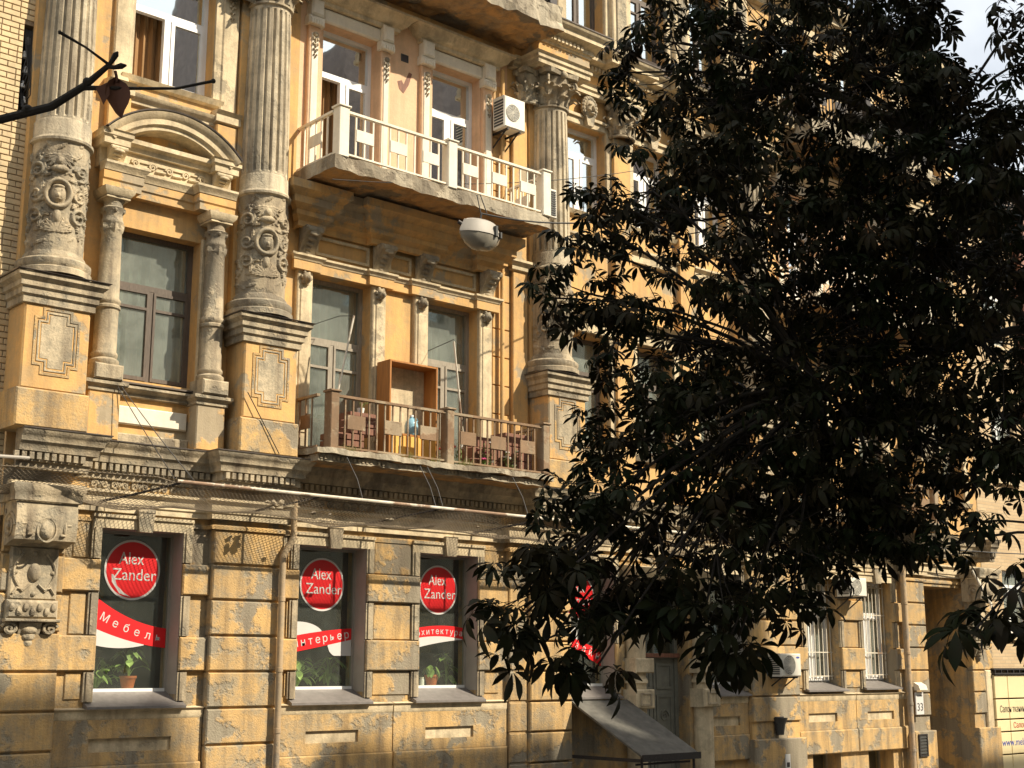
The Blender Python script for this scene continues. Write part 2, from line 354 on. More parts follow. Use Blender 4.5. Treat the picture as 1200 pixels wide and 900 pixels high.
F2 = [(7.40, 8.60, 9.40, 11.15), (10.40, 11.42, 8.70, 11.14), (12.47, 13.45, 8.70, 11.14), (15.38, 16.34, 9.40, 10.97), (17.02, 17.98, 9.4, 10.97), (18.66, 19.62, 9.4, 10.97), (21.55, 22.53, 8.7, 11.14), (23.58, 24.60, 8.7, 11.14), (26.45, 27.55, 9.4, 11.1)]
F3 = [(7.4, 8.6, 12.68, 14.7), (10.4, 11.42, 12.4, 14.7), (12.47, 13.45, 12.4, 14.7), (15.38, 16.34, 12.68, 14.7), (17.02, 17.98, 12.68, 14.7), (18.66, 19.62, 12.68, 14.7), (21.55, 22.53, 12.4, 14.7), (23.58, 24.6, 12.4, 14.7), (26.45, 27.55, 12.68, 14.7)]
part('wall', wall_holes(X0, X1, -1.1, 4.1, [(h[0], h[1], h[2]-(.18 if h[2] > 1 else 0), h[3]) for h in GF], .42), OCHL, B, smooth=False)
part('wall', wall_holes(X0, X1, 4.1, 8.5, F1, .32), OCH, B, smooth=False)
def clip(hs, a, b): return [h for h in hs if a <= h[0] and h[1] <= b]
for a, b, m in ((X0, 10.0, OCH), (10.0, 14.05, PINK), (14.05, 20.95, OCH), (20.95, 25.0, PINK), (25.0, X1, OCH)):
    part('wall', wall_holes(a, b, 8.5, 11.7, clip(F2, a, b), .32), m, B, smooth=False)
part('wall', wall_holes(X0, X1, 11.7, 15.3, F3, .30), OCH, B, smooth=False)
sh = MB(); sh.add([(X0, .42, -1.1), (X0, 9, -1.1), (X0, 9, 15.3), (X0, .0, 15.3), (X0, 0, -1.1)], [(0, 1, 2, 3, 4)])
sh.add([(X1, 0, -1.1), (X1, 9, -1.1), (X1, 9, 15.3), (X1, 0, 15.3)], [(0, 3, 2, 1)]); sh.add([(X0, 9, -1.1), (X1, 9, -1.1), (X1, 9, 15.3), (X0, 9, 15.3)], [(0, 1, 2, 3)])
part('shell', sh, OCH, B, smooth=False)
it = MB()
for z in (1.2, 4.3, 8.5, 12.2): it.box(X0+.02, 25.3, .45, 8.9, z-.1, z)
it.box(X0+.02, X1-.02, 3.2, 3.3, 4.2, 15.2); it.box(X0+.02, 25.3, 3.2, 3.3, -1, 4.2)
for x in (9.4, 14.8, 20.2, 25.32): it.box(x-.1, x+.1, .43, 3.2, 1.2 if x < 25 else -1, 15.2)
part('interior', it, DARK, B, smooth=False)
rf = MB(); rf.add([(X0-.3, -.55, 15.62), (X1+.3, -.55, 15.62), (X1+.3, 9.4, 15.62), (X0-.3, 9.4, 15.62), (X0+1, 4.4, 17.6), (X1-1, 4.4, 17.6)], [(0, 1, 5, 4), (1, 2, 5), (2, 3, 4, 5), (3, 0, 4), (3, 2, 1, 0)])
part('roof', rf, ROOFM, B, smooth=False)

def path(y, res, a=X0, b=X1, out=.14):
    """plan path at -y with breaks forward over the pieces in res"""
    p = [(a, 0 if not res or res[0][0] > a else 0)]; p = []
    cur = a; inside = False
    pts = [(a, -y)]
    for r in res:
        r0, r1 = r[0], r[1]; o = r[2] if len(r) > 2 else out
        if r0 <= a: pts = [(a, -y-o), (r1, -y-o), (r1, -y)]; continue
        pts += [(r0, -y), (r0, -y-o)]
        if r1 >= b: pts += [(b, -y-o)]; return pts
        pts += [(r1, -y-o), (r1, -y)]
    return pts+[(b, -y)]
def moulding(name, prof, pth, mat=STONE):
    return part(name, MB().sweep(prof, pth), mat, B)
PIERS = [(5.9, 6.88), (8.88, 9.94), (14.02, 15.28), (19.76, 21.16), (24.80, 25.52), (27.24, 28.1)]
PEDS = [6.45, 9.42, 14.92, 20.08, 25.58, 28.6]
COLS = [6.47, 9.38, 14.85, 20.12, 25.6]

# ground floor: band above the openings, frieze, dentils, main cornice
bres = [(a-.03, b+.03, .14) for a, b in PIERS]
moulding('band_course', [(0, 3.60), (.05, 3.60), (.05, 3.66), (.07, 3.68), (.07, 3.79), (.12, 3.83), (.12, 3.86), (0, 3.88)], path(0, bres), CREAM)
moulding('frieze_fillet', [(0, 3.47), (.03, 3.47), (.03, 3.51), (0, 3.53)], path(0, bres), OCHL)
cres = [(p-.52, p+.51, .29) for p in PEDS]; cres[0] = (5.9, 6.97, .29); cres[-1] = (27.95, 28.1, .29)
moulding('cornice', [(0, 3.99), (.05, 4.0), (.05, 4.07), (.08, 4.085), (.08, 4.19), (.13, 4.20), (.135, 4.25), (.15, 4.28), (.18, 4.31), (.185, 4.36), (.20, 4.38), (.235, 4.42), (.24, 4.45), (0, 4.455)], path(0, cres), STONE)
moulding('flashing', [(0, 4.456), (.25, 4.450), (.255, 4.462), (0, 4.50)], path(0, cres), LEAD)
dn = MB()
def dents(x0, x1, y, z0, z1, w=.055, gap=.035):
    n = int((x1-x0)/(w+gap))
    for i in range(n): dn.box(x0+i*(w+gap), x0+i*(w+gap)+w, -y-.05, -y, z0, z1)
prev = X0
for a, b, o in cres:
    if a > prev: dents(prev+.04, a-.04, .08, 4.105, 4.185)
    dents(max(a, X0)-.05, min(b, X1)+.05, .37, 4.105, 4.185); prev = b
part('dentil_course', dn, STONE, B, kind='stuff', smooth=False)
# carved frieze panels (scrolls) between the ressaults
def scroll(mb, cx, cz, r, y, d=1, turns=1.6, th=.018):
    pts = []
    for i in range(22):
        t = i/21; a = t*turns*2*math.pi; q = r*(1-.8*t)
        pts.append((cx+d*q*math.cos(a), y, cz+q*math.sin(a)))
    mb.tube(pts, [th*(1-.4*i/21) for i in range(22)], 5)
for a, b in ((7.15, 8.75), (10.1, 13.9), (15.5, 19.4), (21.2, 24.8)):
    fr = MB(); x = a+.1
    while x < b-.1:
        scroll(fr, x, 3.935, .05, -.012, 1); scroll(fr, x+.13, 3.935, .045, -.012, -1); fr.ell((x+.065, -.01, 3.94), .03, .02, .05, 6, 4); x += .27
    part('frieze_relief', fr, STONE, B)

# rusticated piers: single blocks
blk = {}
def block(x0, x1, y, z0, z1, mat=OCHL, c=.016):
    key = (round(x1-x0, 3), round(y, 3), round(z1-z0, 3), mat.name)
    if key not in blk: blk[key] = MB().cbox(0, x1-x0, -y, .02, 0, z1-z0, c).mesh('stone_block', False)
    return part('stone_block', blk[key], mat, B, (x0, 0, z0))
ZR = [3.475-.455*i for i in range(11)]
for i, (a, b) in enumerate(PIERS):
    for j in range(len(ZR)-1):
        zb = ZR[j+1]+.012
        if i in (4, 5) and zb < .4 or i == 3 and zb < .4: continue
        if i == 2: block(a, 14.38, .10, zb, ZR[j]-.012); block(14.40, b, .16, zb, ZR[j]-.012)
        else: block(max(a, X0), b, .14, zb, ZR[j]-.012)
    part('pier_core', MB().box(max(a+.012, X0), b-.012, -.10 if i != 2 else -.08, 0, -1.05, 3.6), OCHL, B, smooth=False)
for a, b in ((19.7, 21.2), (24.75, 25.56), (27.22, 28.1)):
    part('pier_base', MB().cbox(a, b, -.22, .0, -1.05, .46, .02), OCHL, B, smooth=False)
# jamb blocks and architraves beside the openings
JB = [(6.88, 7.38), (8.49, 8.88), (9.94, 10.24), (11.37, 12.32), (13.43, 14.02), (15.28, 15.30), (16.37, 16.58), (19.68, 19.76), (21.16, 21.55), (22.63, 23.40), (24.48, 24.80)]
for a, b in JB:
    if b-a < .14: continue
    block(a+.005, b+.0, .07, 2.615, 3.005); block(a+.005, b, .07, 1.665, 2.085)
    if b-a > .6 or a in (6.88, 9.94, 13.43, 21.16): 
        for z0, z1 in ((2.10, 2.60), (1.33, 1.65), (3.02, 3.46)): block(a+.15, b-.15, .02, z0, z1, OCHL, .01)
for k, (a, b, c, d) in enumerate(GF[:4]+GF[5:8]):
    w = .13; mb = MB().box(a-w, b+w, -.045, 0, d, d+.13); mb.box(a-w, b+w, -.07, 0, d+.13, d+.17)
    ar = part('architrave', mb, CREAM, B, smooth=False)
    for x0, x1 in ((a-w, a), (b, b+w)):
        for z0, z1 in ((3.02, d+.0), (2.10, 2.60), (1.30, 1.65)):
            part('jamb_strip', MB().profx([(0, z0), (-.045, z0), (-.045, z1), (0, z1)], x0, x1).box(x0+.03, x1-.03, -.065, -.04, z0, z1), STONE, ar, smooth=False)
    xm = (a+b)/2; part('keystone', MB().prism([(xm-.09, d-.03), (xm+.09, d-.03), (xm+.12, d+.26), (xm-.12, d+.26)], -.10, 0), STONE, ar, smooth=False)
# dado under the sills
DAD = [(6.90, 8.86, 7.36, 8.44), (9.96, 11.86, 10.42, 11.28), (11.88, 14.0, 12.45, 13.35), (18.45, 19.74, 18.75, 19.5), (21.18, 23.02, 21.5, 22.4), (23.04, 24.78, 23.4, 24.3)]
for a, b, p, q in DAD:
    mb = MB(); y = -.05; z0, z1 = .56, 1.09
    mb.add([(a, y, z0), (b, y, z0), (b, y, z1), (a, y, z1), (p, y, .71), (q, y, .71), (q, y, .87), (p, y, .87)], [(0, 1, 5, 4), (1, 2, 6, 5), (2, 3, 7, 6), (3, 0, 4, 7)])
    mb.add([(p, y, .71), (q, y, .71), (q, y, .87), (p, y, .87), (p, -.012, .71), (q, -.012, .71), (q, -.012, .87), (p, -.012, .87)], [(4, 5, 1, 0), (5, 6, 2, 1), (6, 7, 3, 2), (7, 4, 0, 3)])
    mb.add([(a, y, z0), (a, 0, z0), (a, 0, z1), (a, y, z1)], [(0, 3, 2, 1)]); mb.add([(b, y, z0), (b, 0, z0), (b, 0, z1), (b, y, z1)], [(0, 1, 2, 3)])
    d = part('dado', mb, OCHL, B, smooth=False)
    part('sunk_panel', MB().box(p-.01, q+.01, -.012, 0, .70, .88), CREAM, d, smooth=False)
    part('dado_cap', MB().sweep([(0, 1.085), (.05, 1.09), (.06, 1.11), (.06, 1.19), (.09, 1.215), (0, 1.235)], [(a, 0), (b, 0)]), CREAM, B)
    part('plinth_course', MB().cbox(a, b, -.085, 0, .12, .555, .02), OCHL, B, smooth=False)
    if a < 18: part('plinth_course', MB().cbox(a, b, -.12, 0, -1.05, .115, .02), OCHL, B, smooth=False)

# ---- windows
def bar(mb, x0, x1, z0, z1, y0, y1): mb.box(x0, x1, y0, y1, z0, z1)
def pane(parent, a, b, c, d, y, mat): return part('pane', MB().box(a, b, y-.003, y+.003, c, d), mat, parent, smooth=False)
def curtain(parent, a, b, c, d, y, mat, waves=9):
    n = waves*8; mb = MB()
    for i in range(n+1):
        x = a+(b-a)*i/n; yy = y+.03*math.sin(i/8*2*math.pi)+.012*math.sin(i*1.7)
        mb.v += [(x, yy, c), (x, yy, d)]
    mb.f = [(2*i, 2*i+2, 2*i+3, 2*i+1) for i in range(n)]
    return part('curtain', mb, mat, parent)
def win_shop(a, b, c, d, y=.26):
    mb = MB(); f = .05
    for q in ((a, a+.03, c, d), (b-.03, b, c, d), (a+.03, b-.03, d-.04, d), (a+.03, b-.03, c, c+f)): bar(mb, *q, y-.03, y+.03)
    w = part('window', mb, LINING if c > 1 else GREYW, B, smooth=False)
    if c > 1:
        part('bottom_rail', MB().box(a+.028, b-.028, y-.034, y+.02, c+.002, c+f+.003), PVC, w, smooth=False)
        part('reveal_lining', MB().box(b-.006, b, -.03, y-.03, c-.02, d), LINING, w, smooth=False); part('reveal_lining', MB().box(a, a+.006, -.03, y-.03, c-.02, d), LINING, w, smooth=False); part('reveal_lining', MB().box(a+.006, b-.006, -.03, y-.03, d-.006, d), LINING, w, smooth=False)
    pane(w, a+.03, b-.03, c+f, d-.04, y, GL_SHOP)
    s = MB(); s.profx([(y-.02, c+.02), (-.13, c-.155), (-.13, c-.185), (.0, c-.17), (y-.02, c-.03)], a-.1, b+.1)
    part('sill', s, SILL, w, smooth=False); return w
def win_old(a, b, c, d, y=.25, frame=WOOD, glassm=GL_OLD, curt=CURT, tz=None, cz=None):
    mb = MB(); f = .055; tz = tz or c+(d-c)*.66; xm = (a+b)/2
    for q in ((a, a+f, c, d), (b-f, b, c, d), (a+f, b-f, d-f, d), (a+f, b-f, c, c+f), (a+f, b-f, tz-.035, tz+.035), (xm-.032, xm+.032, c+f, tz-.04)): bar(mb, *q, y-.05, y+.03)
    w = part('window', mb, frame, B, smooth=False)
    pane(w, a+f, b-f, tz+.04, d-f, y, glassm)
    for x0, x1 in ((a+f, xm-.032), (xm+.032, b-f)):
        m2 = MB(); g = .032; z2 = c+f+(tz-c)*.74
        for q in ((x0, x0+g, c+f, tz-.04), (x1-g, x1, c+f, tz-.04), (x0+g, x1-g, tz-.08, tz-.04), (x0+g, x1-g, c+f, c+f+.05), (x0+g, x1-g, z2-.018, z2+.018)): bar(m2, *q, y-.065, y-.01)
        cs = part('casement', m2, frame, w, smooth=False)
        pane(w, x0+g, x1-g, c+f+.05, z2-.018, y-.035, glassm); pane(w, x0+g, x1-g, z2+.018, tz-.08, y-.035, glassm)
    if curt: curtain(w, a, b, c if cz is None else cz, d, y+.18, curt)
    return w
def win_pvc(a, b, c, d, y=.24, tz=None, curt=None, open_left=False, glassm=None):
    glassm = glassm or GL_NEW
    mb = MB(); f = .06; tz = tz or c+(d-c)*.70; xm = (a+b)/2
    for q in ((a, a+f, c, d), (b-f, b, c, d), (a+f, b-f, d-f, d), (a+f, b-f, c, c+f), (a+f, b-f, tz-.045, tz+.045), (xm-.05, xm+.05, c+f, tz-.045)): bar(mb, *q, y-.04, y+.04)
    w = part('window', mb, PVC, B, smooth=False)
    pane(w, a+f, b-f, tz+.045, d-f, y, glassm)
    for i, (x0, x1) in enumerate(((a+f, xm-.05), (xm+.05, b-f))):
        if i == 0 and open_left: continue
        m2 = MB(); g = .05
        for q in ((x0, x0+g, c+f, tz-.045), (x1-g, x1, c+f, tz-.045), (x0+g, x1-g, tz-.095, tz-.045), (x0+g, x1-g, c+f, c+f+.05)): bar(m2, *q, y-.055, y-.01)
        part('casement', m2, PVC, w, smooth=False)
        pane(w, x0+g, x1-g, c+f+.05, tz-.095, y-.03, glassm)
    if curt: curtain(w, a, b, c, d, y+.2, curt)
    return w
for h in GF[:4]+GF[5:6]: win_shop(*h)
for a, b, c, d in GF[6:8]:
    w = win_pvc(a, b, c, d, .30, 2.75, CURT, glassm=GL_OLD)
    gr = MB(); n = 9
    for i in range(n): x = a+.04+(b-a-.08)*i/(n-1); gr.box(x-.008, x+.008, .16, .175, c+.03, d-.03)
    for z in (c+.1, 2.0, 2.75, d-.1): gr.box(a, b, .158, .177, z-.01, z+.01)
    part('window_bars', gr, PIPE, w, smooth=False)
    s = MB(); s.profx([(.34, c+.02), (-.13, c-.155), (-.13, c-.185), (0, c-.17), (.34, c-.03)], a-.1, b+.1); part('sill', s, SILL, w, smooth=False)
for a, b, c, d in GF[9:11]: win_shop(a, b, c, d, .34)
for i, h in enumerate(F1): win_old(*h, tz=(6.60 if h[2] > 5 else 6.33), frame=(GREYW if i in (1, 2, 6, 7) else WOOD), curt=CURT)
for i, h in enumerate(F2): win_pvc(*h, tz=10.43 if h[2] < 9 else 10.5, curt=CURB if i in (0, 1) else CURT, open_left=i in (0, 1))
for i, h in enumerate(F3): win_old(*h, curt=CURT, glassm=GL_NEW)
# a tilted open casement in the upper left window
oc = MB()
for q in ((0, .05, 0, 1.0), (.38, .43, 0, 1.0), (.05, .38, .95, 1.0), (.05, .38, 0, .05)): oc.box(q[0], q[1], -.02, .02, q[2], q[3])
part('open_casement', oc, PVC, B, (7.47, .26, 9.46), rot=(0, 0, R(62)), smooth=False)
part('belt_course', MB().sweep([(0, 8.98), (.05, 9.0), (.05, 9.04), (.10, 9.08), (.12, 9.13), (0, 9.16)], [(7.12, 0), (8.90, 0)]), CREAM, B)
for x in (7.04, 8.62):
    part('pilaster_base', MB().sweep([(0, 9.02), (.14, 9.06), (.14, 9.16), (.19, 9.21), (0, 9.24)], [(x, 0), (x, -.0), (x+.38, 0)]), CREAM, B)
    part('pilaster_foot', MB().cbox(x+.03, x+.35, -.11, 0, 8.5, 9.03, .015), OCH, B, smooth=False)

# ---- ornaments shared by many parts
def console_mb(w, h, d):
    """scroll bracket: s-curved profile with a volute at the top, a leaf on the front"""
    p = [(0, 0)]
    for i in range(11): t = i/10; p.append((-(.16+.84*(t**1.7))*d*.9, h*(.04+.70*t)))
    for i in range(1, 8): a = -math.pi*.35+i/7*math.pi*1.05; p.append((-d*.72-d*.28*math.cos(a), h*.83+h*.15*math.sin(a)))
    p += [(0, h)]
    mb = MB().profx(p, -w/2, w/2)
    for s_ in (-1, 1):
        pts = [(s_*w/2, -d*.72-(d*.2*(1-i/16))*math.cos(i*.75), h*.83+(h*.13*(1-i/16))*math.sin(i*.75)) for i in range(16)]
        mb.tube(pts, .012, 4)
    for i in range(5):
        t = i/4; y = -(.16+.84*(t**1.7))*d*.9
        mb.ell((0, y, h*(.1+.58*t)), w*(.20+.14*t), .022, h*.1, 8, 5); 
    return mb
def leaf_strip(mb, base, out, up, w, L, curl, n=6):
    """one acanthus leaf: a tapering lobed strip that curls outwards at its tip"""
    o = Vector(out).normalized(); u = Vector(up); s_ = o.cross(u); vs = []; p = Vector(base)
    for i in range(n+1):
        t = i/n; ww = w*(.75+.5*math.sin(t*math.pi))*(1-.75*t**3)*(1+.18*math.cos(i*3.1))
        a = curl*t**2.2
        if i: p = p+(u*math.cos(a)+o*math.sin(a))*(L/n)
        vs += [p-s_*ww-o*.012*(1-t), p-s_*ww*.45+o*.008, p+o*.028, p+s_*ww*.45+o*.008, p+s_*ww-o*.012*(1-t)]
    mb.add(vs, [(i*5+j, i*5+j+1, (i+1)*5+j+1, (i+1)*5+j) for i in range(n) for j in range(4)])
def capital_mesh(r, h):
    mb = MB(); mb.lathe([(r*.98, 0), (r*1.10, .02), (r*1.10, .05), (r*.98, .06), (r*.95, h*.5), (r*1.15, h*.86)], 0, 0, 28)
    for tier, (k, z, L, c, off) in enumerate(((8, .05, h*.40, 2.3, 0), (8, .07, h*.66, 2.3, 22.5), (8, h*.3, h*.55, 2.6, 0))):
        for i in range(k):
            a = R(off+i*360/k); o = (math.cos(a), math.sin(a), 0); rr = r*(1.0+.03*tier)
            leaf_strip(mb, (o[0]*rr, o[1]*rr, z), o, (0, 0, 1), r*.30, L, c)
    for i in range(4):
        a = R(45+90*i); c = Vector((math.cos(a), math.sin(a), 0)); pts = []
        for j in range(22):
            t = j/21; q = r*.34*(1-.75*t); an = -.4+t*9.5
            pts.append(tuple(c*(r*1.28+q*math.cos(an)*.8)+Vector((0, 0, h*.72+q*math.sin(an)))))
        mb.tube(pts, .026, 5)
    ab = []
    for i in range(4):
        a = R(45+90*i)
        for da, rr in ((-6, 1.62), (6, 1.62), (45, 1.16)): ab.append((r*rr*math.cos(a+R(da)), r*rr*math.sin(a+R(da))))
    n = len(ab); mb.add([(x, y, h*.88) for x, y in ab]+[(x*1.05, y*1.05, h) for x, y in ab], [tuple(range(n-1, -1, -1)), tuple(range(n, 2*n))]+[(i, (i+1) % n, n+(i+1) % n, n+i) for i in range(n)])
    for i in range(4): a = R(90*i); mb.ell((r*1.2*math.cos(a), r*1.2*math.sin(a), h*.9), .07, .07, .07, 8, 5)
    return mb.mesh('capital')
def relief_drum(r, z0, z1, seed):
    """carved drum: leaf sprays, scrolls, a cartouche and a mask, as a height field on the cylinder"""
    rr = random.Random(seed); nu, nv = 150, 170; H = z1-z0
    U, V = np.meshgrid(np.linspace(-math.pi*.62, math.pi*.62, nu)*r, np.linspace(0, H, nv)); h = np.zeros_like(U)
    def petal(cx, cz, an, L, w, amp):
        nonlocal h
        dx, dz = U-cx, V-cz; s_ = dx*math.cos(an)+dz*math.sin(an); t = -dx*math.sin(an)+dz*math.cos(an); q = s_/L
        ww = w*np.clip(np.sin(np.clip(q, 0, 1)*math.pi)**.6, .01, 1)*(1+.22*np.sin(q*22))
        k = np.clip(1-(t/ww)**2, 0, 1)**.5*((q > 0) & (q < 1))
        h = np.maximum(h, amp*k*(.45+.55*q)*(1-.45*np.exp(-(t/(w*.16))**2)))
    def ringf(cx, cz, a, b, th, amp):
        nonlocal h
        d = np.sqrt(((U-cx)/a)**2+((V-cz)/b)**2); h = np.maximum(h, amp*np.clip(1-((d-1)/th)**2, 0, 1)**.5)
    def dome(cx, cz, a, b, amp):
        nonlocal h
        d = ((U-cx)/a)**2+((V-cz)/b)**2; h = np.maximum(h, amp*np.clip(1-d, 0, 1)**.5)
    def spiral(cx, cz, r0, d, ph, amp):
        for i in range(34):
            t = i/33; q = r0*(1-.82*t); a = ph+d*t*8.5; dome(cx+q*math.cos(a), cz+q*math.sin(a), .026-.008*t, .026-.008*t, amp)
    for cz in (.16*H, .86*H):
        for i in range(9): petal(0, cz, R(-80+20*i)+(math.pi/2 if cz < .5*H else -math.pi/2)+0, .20, .034, .035)
    for sg in (-1, 1):
        for cz, rad in ((.30*H, .12), (.72*H, .11), (.50*H, .10)):
            spiral(sg*.27, cz, rad, sg, rr.uniform(0, 6), .05)
            for i in range(7): petal(sg*.27+rad*.6*math.cos(i), cz+rad*.6*math.sin(i), rr.uniform(0, 6.28), rr.uniform(.10, .17), .030, .045)
    for i in range(70): petal(rr.uniform(-.62, .62), rr.uniform(.04, .96)*H, rr.uniform(0, 6.28), rr.uniform(.08, .16), rr.uniform(.018, .032), rr.uniform(.02, .045))
    ringf(0, .50*H, .135, .17, .22, .075); dome(0, .50*H, .115, .15, .02); dome(0, .50*H, .085, .115, .085)
    dome(0, .475*H, .028, .05, .11); dome(-.035, .525*H, .022, .016, .09); dome(.035, .525*H, .022, .016, .09); dome(0, .56*H, .075, .03, .09); dome(0, .445*H, .035, .012, .095)
    dome(0, .73*H, .11, .05, .07); dome(0, .80*H, .05, .06, .06); dome(0, .30*H, .05, .09, .06)
    e = np.minimum(V, H-V); h *= np.clip(e/.03, 0, 1)
    mb = MB(); A = U/r-math.pi/2; rad = r+h*.85
    X = rad*np.cos(A); Y = rad*np.sin(A); mb.v = list(zip(X.ravel().tolist(), Y.ravel().tolist(), (V+z0).ravel().tolist()))
    mb.f = [(j*nu+i, j*nu+i+1, (j+1)*nu+i+1, (j+1)*nu+i) for j in range(nv-1) for i in range(nu-1)]
    me = mb.mesh('relief_drum'); return me
CAPM = capital_mesh(.30, .66); DRUM = relief_drum(.345, 6.66, 8.06, 5)
fl = MB(); zs = [8.38, 8.42]+[8.45+2.35*i/12 for i in range(13)]+[10.83, 10.86]
fl.lathe([(.335, 8.33)]+[(.335-.04*((z-8.38)/2.5)**1.5, z) for z in zs]+[(.30, 10.88)], 0, 0, 160, 0, 360, 20, .036, (8.40, 10.82))
FLUTE = fl.mesh('shaft')
CB = MB().lathe([(.46, 6.35), (.46, 6.42), (.43, 6.44), (.45, 6.48), (.45, 6.53), (.41, 6.56), (.375, 6.57), (.375, 6.61), (.345, 6.65), (.345, 6.70)], 0, 0, 40).mesh('column_base')
CR = MB().lathe([(.345, 8.04), (.385, 8.06), (.39, 8.09), (.37, 8.11), (.355, 8.14), (.352, 8.33), (.335, 8.36)], 0, 0, 40).mesh('ring_band')
for i, x in enumerate(COLS):
    c = part('column', FLUTE, COLST, B, (x, -.17, 0))
    part('column_base', CB, STONE, c, (x, -.17, 0)); part('relief_drum', DRUM, STONE, c, (x, -.17, 0), rot=(0, 0, R((-22, -18, -14, -20, -20)[i])))
    part('ring_band', CR, COLST, c, (x, -.17, 0)); part('capital', CAPM, STONE, c, (x, -.17, 10.87))
    part('backing_pilaster', MB().box(x-.40, x+.40, -.11, 0, 6.36, 11.53), OCH, B, smooth=False)
    part('capital_pilaster', CAPM, STONE, B, (x-.42, -.10, 10.90), scale=(.7, .55, .93))
for x in (16.66, 18.34):
    c = part('pilaster_strip', MB().box(x-.20, x+.20, -.12, 0, 4.5, 10.9), OCH, B, smooth=False)
    part('capital', CAPM, STONE, c, (x, -.10, 10.88), scale=(.85, .7, .95))
for x in (14.26, 20.72):
    part('side_pilaster', MB().cbox(x-.16, x+.16, -.09, 0, 4.5, 10.88, .012), OCH, B, smooth=False)
    part('pilaster_cap', MB().sweep([(0, 8.0), (.04, 8.02), (.04, 8.08), (.10, 8.14), (.10, 8.18), (0, 8.2)], [(x-.17, 0), (x-.17, -.09), (x+.17, -.09), (x+.17, 0)]), CREAM, B)
# string grooves in the plain strips beside the balcony bay
for x0, x1 in ((13.72, 14.08), (20.92, 21.28)):
    for i in range(14): block(x0, x1, .03, 4.7+i*.46, 4.7+i*.46+.445, OCH, .008)
# pedestals with cross-shaped panels
def cross(cx, cz, w, h, n, m):
    return [(cx-w+n, cz-h), (cx+w-n, cz-h), (cx+w-n, cz-h+m), (cx+w, cz-h+m), (cx+w, cz+h-m), (cx+w-n, cz+h-m), (cx+w-n, cz+h), (cx-w+n, cz+h), (cx-w+n, cz+h-m), (cx-w, cz+h-m), (cx-w, cz-h+m), (cx-w+n, cz-h+m)]
for i, x in enumerate(PEDS[:5]):
    p = part('pedestal', MB().cbox(x-.41, x+.41, -.48, 0, 4.92, 6.05, .02), OCH, B, smooth=False)
    part('pedestal_base', MB().cbox(x-.455, x+.445, -.52, 0, 4.46, 4.92, .02), OCHL, p, smooth=False)
    part('pedestal_cap', MB().sweep([(0, 5.94), (.02, 5.95), (.02, 6.03), (.05, 6.05), (.05, 6.12), (.08, 6.14), (.08, 6.20), (.13, 6.25), (.13, 6.30), (0, 6.34)], [(x-.43, 0), (x-.43, -.49), (x+.43, -.49), (x+.43, 0)]), STONE, p)
    part('pedestal_top', MB().box(x-.43, x+.43, -.49, 0, 6.2, 6.335), STONE, p, smooth=False)
    part('cap_flashing', MB().sweep([(0, 6.345), (.15, 6.305), (.16, 6.315), (0, 6.365)], [(x-.43, 0), (x-.43, -.49), (x+.43, -.49), (x+.43, 0)]), LEAD, p)
    part('panel_frame', MB().ring(cross(x, 5.51, .285, .41, .10, .11), cross(x, 5.51, .255, .38, .10, .11), -.490, -.478), OCHL, p, smooth=False)
    part('panel_frame', MB().ring(cross(x, 5.51, .235, .36, .10, .11), cross(x, 5.51, .215, .34, .10, .11), -.490, -.478), STONE, p, smooth=False)
    part('cross_panel', MB().prism(cross(x, 5.51, .195, .32, .10, .11), -.485, -.478), STONE, p, smooth=False)

# ---- aedicule round the first-floor window of the left bay
AX = 7.93
COLN = MB().lathe([(.17, 5.38), (.185, 5.41), (.185, 5.45), (.15, 5.48), (.165, 5.51), (.165, 5.54), (.145, 5.57), (.145, 6.10), (.165, 6.12), (.165, 6.15), (.148, 6.17), (.165, 6.20), (.165, 6.23), (.142, 6.26), (.125, 7.22), (.14, 7.24), (.14, 7.27), (.125, 7.30), (.125, 7.36), (.16, 7.43), (.12, 7.46), (.12, 7.52), (.17, 7.58)], 0, 0, 26).mesh('colonnette')
lf = MB()
for k in range(6):
    a = R(60*k+20); o = (math.cos(a), math.sin(a), 0)
    leaf_strip(lf, (o[0]*.13, o[1]*.13, 7.22), o, (0, 0, -1), .055, .17, -1.0, 5); lf.ell((o[0]*.135, o[1]*.135, 7.40), .03, .03, .03, 6, 4)
LFM = lf.mesh('leaf_collar')
for x in (7.20, 8.68):
    part('colonnette_pedestal', MB().cbox(x-.21, x+.21, -.26, 0, 4.46, 5.08, .015), OCH, B, smooth=False)
    part('pedestal_cap', MB().sweep([(0, 5.05), (.02, 5.06), (.02, 5.10), (.07, 5.14), (.07, 5.18), (0, 5.2)], [(x-.21, 0), (x-.21, -.26), (x+.21, -.26), (x+.21, 0)]), STONE, B)
    c = part('colonnette', COLN, STONE, B, (x, -.17, 0))
    part('colonnette_plinth', MB().cbox(x-.19, x+.19, -.36, 0, 5.19, 5.39, .02), STONE, c, smooth=False)
    part('leaf_collar', LFM, STONE, c, (x, -.17, 0), kind='stuff')
    part('abacus', MB().sweep([(0, 7.57), (.0, 7.58), (.04, 7.63), (.05, 7.68), (0, 7.69)], [(x-.16, 0), (x-.16, -.32), (x+.16, -.32), (x+.16, 0)]), CREAM, c)
    part('abacus_block', MB().box(x-.16, x+.16, -.32, 0, 7.55, 7.685), CREAM, c, smooth=False)
res = [(6.99, 7.40, .16), (8.48, 8.89, .16)]
part('entablature', MB().sweep([(0, 7.69), (.12, 7.69), (.12, 7.78), (.14, 7.80), (.14, 7.90), (.0, 7.92)], path(.0, res, 6.99, 8.89)), OCH, B)
part('entablature_moulding', MB().sweep([(0, 7.905), (.15, 7.91), (.16, 7.94), (.20, 7.99), (.20, 8.02), (0, 8.03)], path(.0, res, 6.99, 8.89)), CREAM, B)
